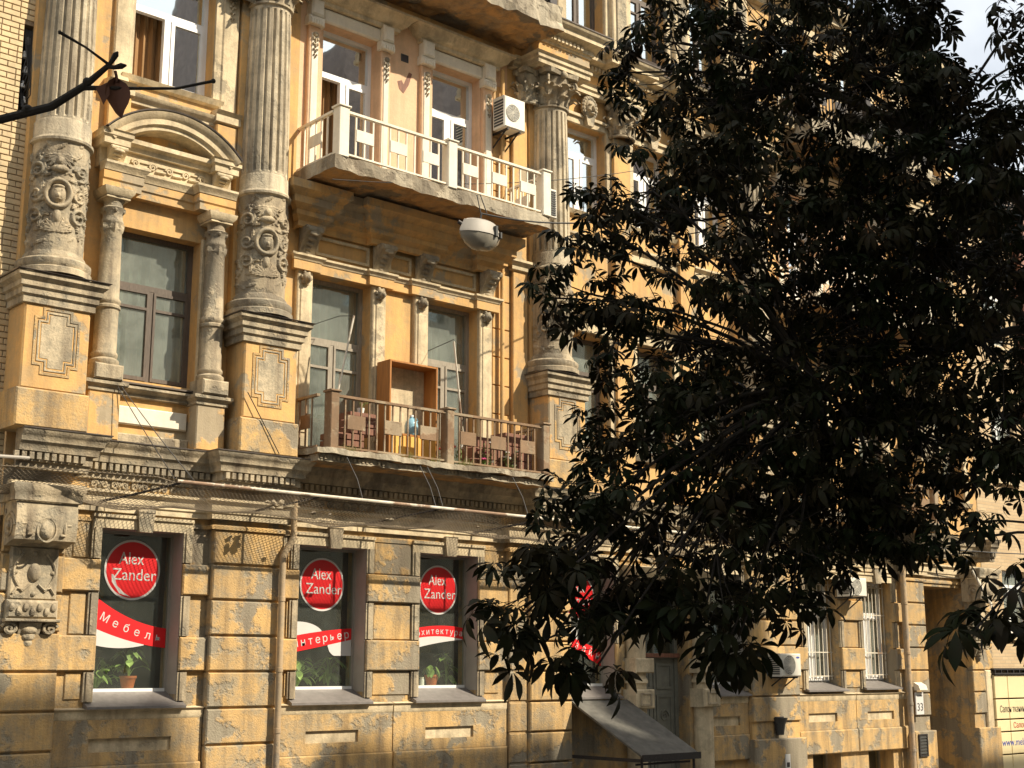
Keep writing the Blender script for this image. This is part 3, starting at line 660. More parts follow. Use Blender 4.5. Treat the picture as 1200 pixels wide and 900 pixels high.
part('pediment_frieze', MB().box(6.99, 8.89, -.13, 0, 8.0, 8.30), CREAM, B, smooth=False)
CONS = console_mb(.22, .25, .16).mesh('console')
for x in (7.18, 8.70): part('console', CONS, CREAM, B, (x, -.16, 8.02))
rl = MB()
for k in range(5): scroll(rl, 7.48+k*.24, 8.14, .055, -.145, 1 if k % 2 else -1); rl.tube([(7.48+k*.24+.05, -.145, 8.09), (7.48+k*.24+.19, -.145, 8.10)], .016, 5)
rl.box(7.42, 8.46, -.15, -.12, 8.165, 8.185); part('frieze_relief', rl, CREAM, B)
part('pediment_base', MB().sweep([(0, 8.26), (.18, 8.27), (.20, 8.33), (.26, 8.36), (.26, 8.42), (0, 8.44)], [(7.35, 0), (8.55, 0)]), CREAM, B)
for x0, x1 in ((6.95, 7.33), (8.53, 8.91)):
    part('pediment_return', MB().sweep([(0, 8.25), (.02, 8.26), (.02, 8.34), (.05, 8.37), (.05, 8.42), (.07, 8.44), (0, 8.46)], [(x0+.03, 0), (x0+.03, -.30), (x1-.03, -.30), (x1-.03, 0)]), CREAM, B)
    part('return_core', MB().box(x0+.03, x1-.03, -.30, 0, 8.25, 8.45), CREAM, B, smooth=False)
am = MB(); cz = 7.575; prof = [(0, 1.06), (.30, 1.06), (.30, 1.10), (.34, 1.13), (.34, 1.20), (.38, 1.24), (.40, 1.29), (0, 1.30)]; rows = []
for i in range(29):
    a = R(90+48-96*i/28); rows += [(AX+(r)*math.cos(a), -o, cz+r*math.sin(a)) for o, r in prof]
k = len(prof); am.add(rows, [((i+1)*k+j, i*k+j, i*k+j+1, (i+1)*k+j+1) for i in range(28) for j in range(k-1)]); am.f += [tuple(range(k)), tuple(range(28*k+k-1, 28*k-1, -1))]
part('segmental_pediment', am, CREAM, B)
fm = MB(); rows = []
for i in range(29):
    a = R(90+48-96*i/28); rows += [(AX+r*math.cos(a), -o, cz+r*math.sin(a)) for o, r in ((0, 1.295), (.41, 1.302), (.42, 1.318), (0, 1.322))]
fm.add(rows, [((i+1)*4+j, i*4+j, i*4+j+1, (i+1)*4+j+1) for i in range(28) for j in range(3)]); part('pediment_flashing', fm, LEAD, B)
for a, b in ((7.28, 7.40), (8.55, 8.62)): part('window_surround', MB().cbox(a, b, -.05, 0, 5.25, 7.36, .01), CREAM, B, smooth=False)
part('window_ledge', MB().sweep([(0, 5.07), (.06, 5.08), (.06, 5.12), (.14, 5.17), (.14, 5.20), (0, 5.22)], [(7.41, 0), (8.47, 0)]), STONE, B)
part('window_sill', MB().profx([(.25, 5.31), (-.10, 5.255), (-.10, 5.235), (.25, 5.235)], 7.40, 8.55), WOOD, B, smooth=False)
part('apron_panel', MB().cbox(7.43, 8.45, -.05, 0, 4.72, 4.95, .015), WHITE, B, smooth=False)
part('apron_course', MB().cbox(7.41, 8.47, -.07, 0, 4.46, 4.60, .015), STONE, B, smooth=False)
# second-floor pilaster strips of the left bay
def drop(mb, x, z, y, n=4):
    mb.ell((x, y, z), .05, .03, .04, 8, 5)
    for i in range(n):
        zz = z-.09-i*.085; s_ = .045*(1-i*.14)
        mb.ell((x-s_*.8, y, zz+.02), s_*.6, .02, s_*.6, 6, 4); mb.ell((x+s_*.8, y, zz+.02), s_*.6, .02, s_*.6, 6, 4); mb.ell((x, y, zz-.01), s_*.4, .025, s_*.9, 6, 4)
for x0, x1, mt in ((7.12, 7.36, CREAM), (8.70, 8.96, CREAM)):
    p = part('pilaster_strip', MB().cbox(x0, x1, -.07, 0, 9.22, 11.2, .02), mt, B, smooth=False)
    mb = MB(); drop(mb, (x0+x1)/2, 10.98, -.085); part('bellflower_drop', mb, STONE, p)

# ---- balcony bays (the one in view and its twin behind the tree)
def bay(sh):
    ps = ((10.05, 10.31), (11.36, 11.60), (12.14, 12.40), (13.42, 13.68))
    for a, b in ps:
        a += sh; b += sh; xm = (a+b)/2
        p = part('pilaster_strip', MB().cbox(a, b, -.07, 0, 4.6, 7.24, .015), CREAM, B, smooth=False)
        part('strip_panel', MB().cbox(a+.05, b-.05, -.085, -.065, 4.9, 6.95, .01), CREAM, p, smooth=False)
        mb = MB(); mb.ell((xm, -.10, 7.12), .075, .07, .085, 12, 6); mb.ell((xm, -.15, 7.10), .04, .05, .05, 8, 5)
        for k in range(6): mb.ell((xm+.075*math.cos(k), -.09, 7.12+.085*math.sin(k)), .03, .03, .03, 6, 4)
        part('rosette', mb, STONE, p)
        part('console', CONS1, STONE, B, (xm, -.06, 7.46))
        # second floor
        q = part('pilaster_strip', MB().cbox(a+.06, b, -.07, 0, 8.7, 11.0, .015), PINK, B, smooth=False)
        part('strip_panel', MB().cbox(a+.10, b-.04, -.085, -.065, 8.8, 10.88, .01), WHITE, q, smooth=False)
        mb = MB(); drop(mb, xm+.03, 10.86, -.095); part('bellflower_drop', mb, STONE, q)
        mb = MB(); mb.cbox(a+.02, b+.04, -.13, 0, 11.0, 11.14, .02); mb.cbox(a+.05, b+.01, -.16, 0, 11.14, 11.40, .03)
        for k in range(5): mb.ell((a+.05+k*.045, -.15, 11.03), .028, .03, .05, 6, 4)
        part('strip_capital', mb, WHITE, q)
    res = [(a+sh-.03, b+sh+.03, .05) for a, b in ps]
    part('architrave', MB().sweep([(0, 7.225), (.07, 7.23), (.07, 7.36), (0, 7.37)], path(0, res, 9.98+sh, 13.72+sh)), OCH, B)
    part('architrave_moulding', MB().sweep([(0, 7.36), (.08, 7.365), (.09, 7.39), (.12, 7.42), (.12, 7.45), (0, 7.46)], path(0, res, 9.98+sh, 13.72+sh)), CREAM, B)
    for a, b in ((10.36, 11.30), (11.66, 12.08), (12.46, 13.36)):
        part('frieze_panel', MB().ring([(a+sh, 7.52), (b+sh, 7.52), (b+sh, 7.80), (a+sh, 7.80)], [(a+sh+.04, 7.56), (b+sh-.04, 7.56), (b+sh-.04, 7.76), (a+sh+.04, 7.76)], -.04, 0), CREAM, B, smooth=False)
    part('frieze_cornice', MB().sweep([(0, 7.83), (.06, 7.84), (.06, 7.92), (.14, 7.98), (.14, 8.05), (.24, 8.12), (.24, 8.22), (.34, 8.30), (.34, 8.42), (0, 8.47)], path(0, [(10.02+sh, 10.36+sh, .12), (11.29+sh, 12.47+sh, .12), (13.33+sh, 13.70+sh, .12)], 9.98+sh, 13.74+sh)), OCH, B)
    for a, b in ((10.38, 11.42), (12.45, 13.47)):
        part('hood', MB().sweep([(0, 11.36), (.06, 11.37), (.06, 11.43), (.16, 11.48), (.20, 11.55), (.26, 11.58), (.26, 11.62), (0, 11.63)], [(a-.24+sh, 0), (a-.24+sh, -.05), (b+.26+sh, -.05), (b+.26+sh, 0)]), CREAM, B)
        part('lintel_panel', MB().cbox(a+sh, b+sh, -.05, 0, 11.15, 11.36, .02), WHITE, B, smooth=False)
CONS1 = console_mb(.26, .40, .26).mesh('console')
bay(0); bay(11.0)

def railing(bal, x0, x1, yf, z0, zt, mat, posts, plates, bal_r=.011, gap=.105, pw=.085):
    """front and side railings: handrail, bottom rail, balusters, plates, posts"""
    for k, px in enumerate(posts):
        p = part('post', MB().cbox(px-pw, px+pw, -yf-.06, -yf+.10, z0-.02, zt+.03, .01), mat, bal, smooth=False)
        part('post_cap', MB().cbox(px-pw-.02, px+pw+.02, -yf-.08, -yf+.12, zt+.03, zt+.06, .008), mat, p, smooth=False)
    hr = MB()
    for a, b in zip(posts, posts[1:]): hr.box(a+pw, b-pw, -yf-.03, -yf+.03, zt-.03, zt+.005); hr.box(a+pw, b-pw, -yf-.02, -yf+.02, z0+.03, z0+.055)
    part('handrail', hr, mat, bal, smooth=False)
    sr = MB()
    for x in (x0+.06, x1-.06): sr.box(x-.025, x+.025, -yf+.10, 0, zt-.03, zt+.005); sr.box(x-.018, x+.018, -yf+.10, 0, z0+.03, z0+.055)
    part('side_rail', sr, mat, bal, smooth=False)
    bm = MB().box(-bal_r, bal_r, -bal_r, bal_r, z0+.055, zt-.03).mesh('baluster', False)
    for a, b in zip(posts, posts[1:]):
        n = int((b-a-2*pw)/gap)
        for i in range(1, n):
            part('baluster', bm, mat, bal, (a+pw+(b-a-2*pw)*i/n, -yf, 0))
        for i in range(plates):
            c = a+pw+(b-a-2*pw)*(i+.5)/plates
            part('plate', MB().cbox(c-.15, c+.15, -yf-.022, -yf-.012, z0+(zt-z0)*.40, z0+(zt-z0)*.66, .003), mat, bal, smooth=False)
    for x in (x0+.06, x1-.06):
        n = max(2, int((yf-.1)/gap))
        for i in range(1, n): part('baluster', bm, mat, bal, (x, -(yf-.1)*i/n, 0))
        part('plate', MB().box(x-.022, x-.012, -yf*.62, -yf*.28, z0+(zt-z0)*.40, z0+(zt-z0)*.66), mat, bal, smooth=False)
def slab(name, x0, x1, yf, z0, z1, amp, seed, mat, d=.07):
    me = gridbox(x0, x1, -yf, .0, z0, z1, d); roughen(me, amp, 3.5, seed, lambda c: c.y > -.02); roughen(me, amp*.5, 11, seed+3, lambda c: c.y > -.02)
    me.materials.append(mat); me.materials.append(SOFF)
    for p in me.polygons:
        if p.normal.z < -.6: p.material_index = 1
    return me
def balcony1(sh):
    bal = part('balcony', slab('slab', 10.05+sh, 14.22+sh, .72, 4.43, 4.52, .025, 2+sh, CONC), CONC, B)
    part('upper_slab', slab('s', 9.99+sh, 14.30+sh, .80, 4.52, 4.60, .026, 5+sh, CONC), CONC, bal)
    dd = MB(); n = 60
    for i in range(n):
        if rnd.random() < .55: x = 10.08+sh+4.1*i/n; dd.box(x, x+.035, -.735, -.70, 4.455, 4.50)
    part('dentil_course', dd, STONE, bal, kind='stuff', smooth=False)
    railing(bal, 10.05+sh, 14.22+sh, .70, 4.60, 5.36, RUST, [10.28+sh, 12.30+sh, 14.20+sh], 3, .010, .13, .068)
    return bal
def balcony2(sh):
    bal = part('balcony', slab('slab', 9.98+sh, 14.06+sh, 1.02, 8.47, 8.68, .03, 11+sh, CONC), CONC, B)
    railing(bal, 9.98+sh, 14.06+sh, .98, 8.68, 9.36, WHITE, [10.12+sh, 12.07+sh, 13.98+sh], 3, .011, .14)
    return bal
for sh in (0, 11.0): balcony1(sh); balcony2(sh)
for sh in (0, 11.0):
    bal = part('balcony', slab('slab', 10.0+sh, 14.30+sh, 1.08, 11.88, 12.30, .075, 21+sh, CONC, .12), CONC, B)
    railing(bal, 10.05+sh, 14.25+sh, .98, 12.34, 13.2, IRON, [10.15+sh, 12.1+sh, 14.15+sh], 3)

# ---- upper entablature and third floor
ent = [(x-.46, x+.46, .42) for x in COLS]+[(16.40, 16.92, .16), (18.08, 18.60, .16)]; ent = sorted(ent)
RUNS = [(X0, 9.98), (14.06, 20.94), (25.02, X1)]
for ra_, rb_ in RUNS:
    e_ = [(max(a, ra_+.001), b, o) for a, b, o in ent if b > ra_ and a < rb_]
    pth = path(0, e_, ra_, rb_)
    moulding('upper_architrave', [(0, 11.53), (.14, 11.53), (.14, 11.60), (.17, 11.62), (.17, 11.68), (.21, 11.71), (0, 11.73)], pth, CREAM)
    part('upper_frieze', MB().sweep([(0, 11.72), (.13, 11.72), (.13, 11.93), (0, 11.93)], pth), OCH, B)
    moulding('upper_cornice', [(0, 11.90), (.15, 11.91), (.16, 11.95), (.19, 11.96), (.19, 12.04), (.26, 12.06), (.34, 12.10), (.34, 12.18), (.40, 12.22), (.42, 12.27), (0, 12.28)], pth, CREAM)
    moulding('upper_flashing', [(0, 12.281), (.43, 12.272), (.435, 12.29), (0, 12.33)], pth, LEAD)
dn = MB(); prev = X0
for a, b, o in ent:
    if a > prev and not (prev < 11 < a or prev < 22 < a): dents(prev+.04, a-.04, .19, 11.965, 12.035)
    dents(max(a, X0)+.03, b-.03, .19+o, 11.965, 12.035); prev = b
part('dentil_course', dn, CREAM, B, kind='stuff', smooth=False)
for a, b, c, d in F3:
    mb = MB()
    for x0, x1 in ((a-.22, a), (b, b+.22)): mb.cbox(x0, x1, -.07, 0, 12.62, 14.8, .015)
    mb.box(a-.25, b+.25, -.10, 0, 14.8, 14.95); part('window_surround', mb, CREAM, B, smooth=False)
    if c > 12.5: part('ledge', MB().sweep([(0, 12.60), (.08, 12.61), (.12, 12.67), (0, 12.69)], [(a-.26, 0), (b+.26, 0)]), LEAD, B)
for x in [16.66, 18.34]+COLS:
    p = part('upper_pilaster', MB().cbox(x-.22, x+.22, -.16, 0, 12.3, 15.0, .02), CREAM, B, smooth=False)
    part('upper_panel', MB().cbox(x-.13, x+.13, -.185, -.15, 12.7, 14.7, .015), STONE, p, smooth=False)
moulding('roof_cornice', [(0, 15.0), (.1, 15.02), (.14, 15.12), (.3, 15.2), (.3, 15.3), (.42, 15.36), (.45, 15.5), (0, 15.55)], [(X0, 0), (X1, 0)], CREAM)
# window heads and masks of the narrow bays
def mask():
    mb = MB(); mb.ell((0, -.06, 0), .13, .10, .17, 14, 10); mb.ell((0, -.16, -.02), .035, .05, .06, 8, 6)
    for s_ in (-1, 1): mb.ell((s_*.055, -.14, .05), .035, .03, .02, 8, 5); mb.ell((s_*.06, -.13, -.05), .04, .04, .035, 8, 5)
    mb.ell((0, -.13, -.10), .06, .04, .03, 8, 5)
    for k in range(15): a = R(-50+k*280/14); mb.ell((.15*math.cos(a), -.05, .02+.18*math.sin(a)), .05, .05, .05, 7, 5)
    mb.prism([(-.07, -.32), (.07, -.32), (.11, -.12), (-.11, -.12)], -.09, 0); return mb.mesh('mask')
MASK = mask()
for a, b, c, d in F2[3:6]+F2[8:]+F2[:1]:
    s = part('window_head', MB().box(a-.12, b+.12, -.05, 0, d, d+.12).box(a-.12, a, -.05, 0, c, d).box(b, b+.12, -.05, 0, c, d).box(a-.16, b+.16, -.09, 0, d+.12, d+.17), CREAM, B, smooth=False)
    part('mask_keystone', MASK, STONE, s, ((a+b)/2, -.06, d+.30))
    part('ledge', MB().sweep([(0, c-.12), (.06, c-.10), (.10, c-.03), (0, c-.01)], [(a-.15, 0), (b+.15, 0)]), CREAM, B)
for a, b, c, d in F1[3:6]+F1[8:]:
    part('window_surround', MB().box(a-.16, a, -.06, 0, c-.05, d+.05).box(b, b+.16, -.06, 0, c-.05, d+.05).box(a-.2, b+.2, -.10, 0, d+.05, d+.24), CREAM, B, smooth=False)
    part('window_hood', MB().sweep([(0, d+.24), (.12, d+.26), (.16, d+.33), (.24, d+.38), (0, d+.41)], [(a-.24, 0), (a-.24, -.03), (b+.24, -.03), (b+.24, 0)]), CREAM, B)
    part('ledge', MB().sweep([(0, c-.14), (.08, c-.12), (.12, c-.03), (0, c-.01)], [(a-.2, 0), (b+.2, 0)]), STONE, B)
part('belt_course', MB().sweep([(0, 8.72), (.06, 8.74), (.06, 8.86), (.12, 8.92), (.12, 8.96), (0, 8.98)], [(15.30, 0), (19.70, 0)]), CREAM, B)

# ---- great consoles under the outer piers
def great_console():
    mb = MB(); w = .37
    p = [(0, 3.10)]+[(-.20-.20*math.sin(i/8*math.pi*.5)**1.2, 3.10+.10*(i/8)) for i in range(3)]+[(-.44-.03*math.sin(i/8*math.pi), 3.16+.44*i/8) for i in range(9)]+[(0, 3.60)]
    mb.profx(p, -w, w)
    mb.ell((0, -.45, 3.28), .085, .05, .11, 14, 8); 
    ringp = [(.115*math.cos(R(15*i)), -.465, 3.28+.14*math.sin(R(15*i))) for i in range(25)]; mb.tube(ringp, .013, 5)
    for s_ in (-1, 1):
        mb.ell((s_*.22, -.455, 3.30), .025, .03, .09, 8, 5); mb.ell((s_*.27, -.455, 3.34), .05, .025, .018, 8, 5); mb.ell((s_*.2, -.455, 3.22), .04, .03, .02, 8, 5)
        mb.tube([(s_*.37, -.28-.16*(1-i/20)*math.cos(i*.7), 3.32+.17*(1-i/20)*math.sin(i*.7)) for i in range(20)], .022, 5)
        mb.ell((s_*.37, -.28, 3.32), .05, .05, .05, 10, 6)
    mb.sweep([(0, 3.60), (.02, 3.61), (.02, 3.70), (.05, 3.74), (.05, 3.80), (0, 3.82)], [(-w-.02, 0), (-w-.02, -.46), (w+.02, -.46), (w+.02, 0)])
    mb.cbox(-.29, .29, -.19, 0, 2.48, 3.10, .02)
    mb.ell((0, -.19, 2.80), .08, .06, .11, 14, 8)
    for s_ in (-1, 1):
        mb.tube([(s_*(.13+.12*math.sin(t/10*3.1)), -.20, 2.58+.44*t/10) for t in range(11)], .017, 5); mb.ell((s_*.22, -.195, 2.80), .025, .02, .025, 7, 5)
        mb.tube([(s_*.05, -.2, 2.66), (s_*.12, -.205, 2.60), (s_*.2, -.2, 2.62), (s_*.25, -.2, 2.55)], .016, 5)
    mb.ell((0, -.195, 3.02), .03, .025, .03, 7, 5); mb.ell((0, -.195, 2.55), .03, .025, .03, 7, 5)
    mb.cbox(-.31, .31, -.22, 0, 2.26, 2.48, .03)
    for k in range(7): mb.ell((-.25+k*.083, -.22, 2.37+.025*(-1)**k), .04, .035, .05, 8, 5)
    mb.cbox(-.33, .33, -.25, 0, 2.225, 2.262, .01)
    mb.profx([(0, 1.95), (-.08, 1.95), (-.20, 2.22), (0, 2.22)], -.13, .13)
    for s_ in (-1, 1): mb.tube([(s_*(.24-.0*i)+s_*.10*(1-i/18)*math.cos(i*.6+.3), -.17, 2.15+.08*(1-i/18)*math.sin(i*.6+.3)) for i in range(18)], .024, 5)
    for k in range(4): mb.ell((0, -.15+.02*k, 2.14-.075*k), .10-.015*k, .05, .06, 10, 6); 
    mb.ell((0, -.08, 1.89), .045, .05, .06, 8, 6)
    return mb.mesh('great_console')
GC = great_console()
part('great_console', GC, STONE, B, (6.50, -.0, 0)); part('great_console', GC, STONE, B, (27.45, -.08, 0))

# ---- entrance door, its columns and side wall
dl = MB(); y = .30
dl.box(17.02, 17.10, y-.05, y+.05, -.7, 3.0); dl.box(18.14, 18.22, y-.05, y+.05, -.7, 3.0); dl.box(17.10, 18.14, y-.05, y+.05, 2.90, 3.0); dl.box(17.10, 18.14, y-.07, y+.05, 1.86, 1.95)
d = part('entrance_door', dl, DOORM, B, smooth=False)
for x0 in (17.10, 17.63):
    lm = MB(); lm.box(x0, x0+.51, y-.02, y+.02, -.68, 1.86)
    for z0, z1 in ((-.5, .2), (.3, 1.25), (1.35, 1.78)): lm.ring([(x0+.06, z0), (x0+.45, z0), (x0+.45, z1), (x0+.06, z1)], [(x0+.10, z0+.04), (x0+.41, z0+.04), (x0+.41, z1-.04), (x0+.10, z1-.04)], y-.035, y-.02)
    scroll(lm, x0+.25, .9, .11, y-.03, 1, 1.5, .014); scroll(lm, x0+.25, .6, .09, y-.03, -1, 1.5, .014)
    part('door_leaf', lm, DOORM, d, smooth=False)
part('transom_dentils', MB().box(17.05, 18.2, y-.12, y-.06, 1.88, 1.95), BOXW, d, smooth=False)
pane(d, 17.10, 17.60, 1.95, 2.90, y, GL_SHOP); pane(d, 17.64, 18.14, 1.95, 2.90, y, GL_SHOP)
part('fanlight_bar', MB().box(17.60, 17.64, y-.04, y+.04, 1.95, 2.90), DOORM, d, smooth=False)
for x in (16.80, 18.46):
    c = part('door_column', MB().lathe([(.17, -.6), (.17, 1.45), (.20, 1.46), (.20, 1.5), (.165, 1.55), (.165, 3.05), (.2, 3.1), (.22, 3.2)], x, -.10, 24), CREAM, B)
    part('door_column_block', MB().cbox(x-.22, x+.22, -.32, 0, 1.62, 1.86, .02), CREAM, c, smooth=False); part('door_column_block', MB().cbox(x-.22, x+.22, -.32, 0, 1.05, 1.36, .02), CREAM, c, smooth=False)
    part('column_plaque', MB().ring([(x-.13, 1.1), (x+.13, 1.1), (x+.13, 1.31), (x-.13, 1.31)], [(x-.10, 1.13), (x+.10, 1.13), (x+.10, 1.28), (x-.10, 1.28)], -.335, -.32), STONE, c, smooth=False)
part('door_hood', MB().sweep([(0, 3.15), (.3, 3.17), (.36, 3.25), (.42, 3.34), (0, 3.4)], [(16.55, 0), (18.7, 0)]), CREAM, B)
# ---- carriage gateway: a deep passage and one iron gate leaf
gw = MB(); gw.add([(25.57, .42, -1), (25.57, 6, -1), (25.57, 6, 3.4), (25.57, .42, 3.4), (27.22, .42, -1), (27.22, 6, -1), (27.22, 6, 3.4), (27.22, .42, 3.4)], [(0, 3, 2, 1), (4, 5, 6, 7), (3, 7, 6, 2), (1, 2, 6, 5), (0, 1, 5, 4)])
part('passage', gw, OCHL, B, smooth=False)
ig = MB()
for i in range(9): x = .05+i*.09; ig.box(x-.008, x+.008, -.008, .008, -.7, 2.9)
for z in (-.6, 1.2, 1.35, 2.85): ig.box(0, .82, -.012, .012, z, z+.03)
for k in range(4): scroll(ig, .2, 1.55+k*.34, .13, 0, 1, 1.6, .012); scroll(ig, .58, 1.55+k*.34, .13, 0, -1, 1.6, .012)
part('gate_leaf', ig, IRON, B, (25.64, .5, 0), rot=(0, 0, R(72)))
# ---- downpipes
dp = MB(); dp.tube([(10.02, -.23, 4.3), (10.02, -.23, 3.42)], .042, 12); dp.tube([(10.02, -.23, 3.42), (9.99, -.23, 3.36), (9.90, -.22, 3.22), (9.87, -.22, 3.14)], .046, 12); dp.tube([(9.87, -.22, 3.16), (9.87, -.22, -.4)], .043, 12)
p = part('downpipe', dp, DPIPE, B)
for z in (2.6, 1.68, .9, .3): part('pipe_collar', MB().lathe([(.043, z-.03), (.05, z-.028), (.05, z+.028), (.043, z+.03)], 9.87, -.22, 12), DPIPE, p)
p = part('downpipe', MB().tube([(24.66, -.2, 4.2), (24.66, -.2, -.9)], .06, 12), DPIPE, B)
for z in (3.0, 2.0, 1.0, .1): part('pipe_collar', MB().lathe([(.06, z-.03), (.07, z-.028), (.07, z+.028), (.06, z+.03)], 24.66, -.2, 12), DPIPE, p)
p = part('downpipe', MB().tube([(13.86, -.1, 11.4), (13.86, -.1, 4.7)], .035, 10), OCH, B)

# ---------------------------------------------------------------- brick building on the left
BL = thing('brick_building', 'cream brick building at the left edge, next to the fluted column', 'building', (3.5, 0, -.1))
part('wall', wall_holes(-6, 6.10, -.4, 14.5, [(5.955, 6.085, 8.48, 9.66)], .35, .012), MORT, BL, smooth=False)
bs = MB(); bmeshes = {}
def brick_at(x, z, w, single):
    if single:
        k = round(w, 3)
        if k not in bmeshes: bmeshes[k] = MB().cbox(0, k, 0, .02, 0, .064, .004).mesh('brick', False)
        part('brick', bmeshes[k], BRL, BL, (x, -rnd.uniform(0, .004), z))
    else: bs.cbox(x, x+w, rnd.uniform(-.004, 0), .02, z, z+.064, .004)
nb = 0
for j in range(int(14.6/.0765)):
    z = -.3+j*.0765; x = 6.10; k = j % 2; long_ = k
    while x > 3.2:
        w = .205 if long_ or j % 4 else .098
        if j % 2 == 0 and x == 6.10: w = .098
        x0 = x-w
        if not (z+.064 > 8.48 and z < 9.66 and x0 < 6.085 and x > 5.955):
            single = 4.45 < z < 10.35 and x > 5.42+.0 and nb < 300
            nb += single; brick_at(x0, z, w, single)
        elif x0 < 5.94: brick_at(x0, z, 5.95-x0, False)
        x = x0-.0115
part('brickwork', bs, BRL, BL, kind='stuff', smooth=False)
for i in range(5): z = 8.62+i*.2; part('insulator', MB().lathe([(.02, z), (.035, z+.01), (.035, z+.05), (.02, z+.06), (.028, z+.08), (.012, z+.10)], 6.02+.015*(-1)**i, .06, 10), PVC, BL)
cb = MB()
for i in range(6): cb.tube([(5.97+.02*i, .03, 9.6), (6.0+.012*i, -.03-.01*i, 9.2-.1*i), (5.96+.02*i, .05, 8.9-.05*i), (6.0, .02-.01*i, 8.55)], .006, 4)
part('cable_bundle', cb, WIRE, BL); part('niche_back', MB().box(5.95, 6.09, .30, .34, 8.47, 9.67), DARK, BL, smooth=False)

# ---------------------------------------------------------------- brick building on the right, shop front boards
BR = thing('brick_building', 'pale brick building at the right edge, past the carriage gateway', 'building', (36, 0, -1))
RW = [(28.98, 30.0, 2.45, 3.88), (31.3, 32.4, 2.45, 3.88), (28.98, 30.0, 6.0, 7.6), (31.3, 32.4, 6.0, 7.6), (28.98, 30.0, 9.2, 10.8), (31.3, 32.4, 9.2, 10.8)]
part('wall', wall_holes(28.12, 46, -1.2, 12.6, RW, .2), BRR, BR, smooth=False)
part('roof', MB().box(27.95, 46.2, -.3, 9, 12.6, 12.85), ROOFM, BR, smooth=False); part('rear_block', MB().box(28.12, 46, .9, 9, -1.2, 12.6), DARK, BR, smooth=False)
for a, b, c, d in RW:
    mb = MB(); f = .06; xm = a+(b-a)*.4
    for q in ((a, a+f, c, d), (b-f, b, c, d), (a+f, b-f, d-f, d), (a+f, b-f, c, c+f), (a+f, b-f, c+(d-c)*.72, c+(d-c)*.78), (xm-.03, xm+.03, c+f, c+(d-c)*.72)): mb.box(q[0], q[1], .10, .16, q[2], q[3])
    w = part('window', mb, PVC, BR, smooth=False); part('pane', MB().box(a+f, b-f, .127, .133, c+f, d-f), GL_OLD, w, smooth=False)
    part('sill', MB().profx([(.1, c), (-.08, c-.05), (-.08, c-.13), (.0, c-.13), (.1, c-.1)], a-.06, b+.06), CREAM, w, smooth=False)
pil = part('corner_pilaster', MB().cbox(30.5, 30.85, -.25, 0, 1.65, 12.6, .02), BOXW, BR, smooth=False)
SB = thing('shop_board', 'cream panelled shop board with fabric salon lettering below the pale brick wall', 'sign', (29.5, -.2, -.8))
for i, (z0, z1) in enumerate(((1.06, 1.55), (.62, 1.03), (.36, .59), (-.12, .33), (-.9, -.15))):
    for x0, x1 in ((27.98, 28.52), (28.54, 29.6), (29.62, 31.5)): part('panel', MB().cbox(x0, x1, -.20, 0, z0, z1, .008), BAN, SB, smooth=False)
part('top_rail', MB().box(27.96, 31.5, -.24, 0, 1.565, 1.60).box(27.96, 31.5, -.22, 0, 1.66, 1.70), IRON, SB, smooth=False)
ra = MB()
for i in range(14): ra.box(28.0+i*.26, 28.03+i*.26, -.22, -.18, 1.60, 1.66)
part('rail_brackets', ra, IRON, SB, smooth=False)
lettering('lettering', [('Салон тканин', .20, 28.66, .76, 1.05, None)], -.201, INKB, SB); lettering('lettering', [('Салон штор', .17, 29.16, .42, 1.0, None)], -.201, INKR, SB)
lettering('lettering', [('www.melange', .22, 28.80, .05, 1.35, None)], -.201, INKU, SB)
part('corner_post', MB().cbox(27.70, 27.96, -.16, 0, -1.1, 1.66, .02), CREAM, BR, smooth=False)

# ---------------------------------------------------------------- row of houses across the street (seen in the window panes; its shade lies on the trees)
BO = thing('apartment_building', 'long shaded apartment house across the street, mirrored in the window panes', 'building', (20, -21, 0))
OH = [(x, x+1.3, z, z+2.1) for z in (2.2, 6.0, 9.8, 13.6) for x in range(-20, 66, 3)]
om = wall_holes(-24, 70, -1, 18.6, OH, .25, 0.0); om.v = [(x, -20.2-y, z) for x, y, z in om.v]
part('wall', om, OPPW, BO, smooth=False)
part('block', MB().box(-24, 70, -30, -20.5, -1, 18.6), DARK, BO, smooth=False)
part('roof', MB().profx([(-19.75, 18.6), (-19.75, 18.75), (-25, 19.0), (-30.2, 18.75), (-30.2, 18.6)], -24.3, 70.3), ROOFM, BO, smooth=False)
for a, b, h in ((19.7, 24.0, 24.7), (25.2, 30.4, 23.9), (31.6, 35.6, 26.3), (40, 46, 23)):  # unseen roof blocks, added and raised to cast shade on the lower facade
    part('shade_mansard', MB().add([(a, -20.6, 18.6), (b, -20.6, 18.6), (b, -25, 18.6), (a, -25, 18.6), (a+.5, -21.6, h), (b-.5, -21.6, h), (b-.5, -24, h), (a+.5, -24, h)], [(0, 1, 5, 4), (1, 2, 6, 5), (2, 3, 7, 6), (3, 0, 4, 7), (4, 5, 6, 7)]), ROOFM, BO, smooth=False)
    part('chimney', MB().cbox(a+1.2, a+1.9, -23, -22.2, h-.1, h+.8, .03), OPPW, BO, smooth=False)
om = MB().box(0, 1.3, 0, .03, 0, 2.1).mesh('pane', False)
for a, b, c, d in OH: part('pane', om, GL_OLD, BO, (a, -20.45, c))

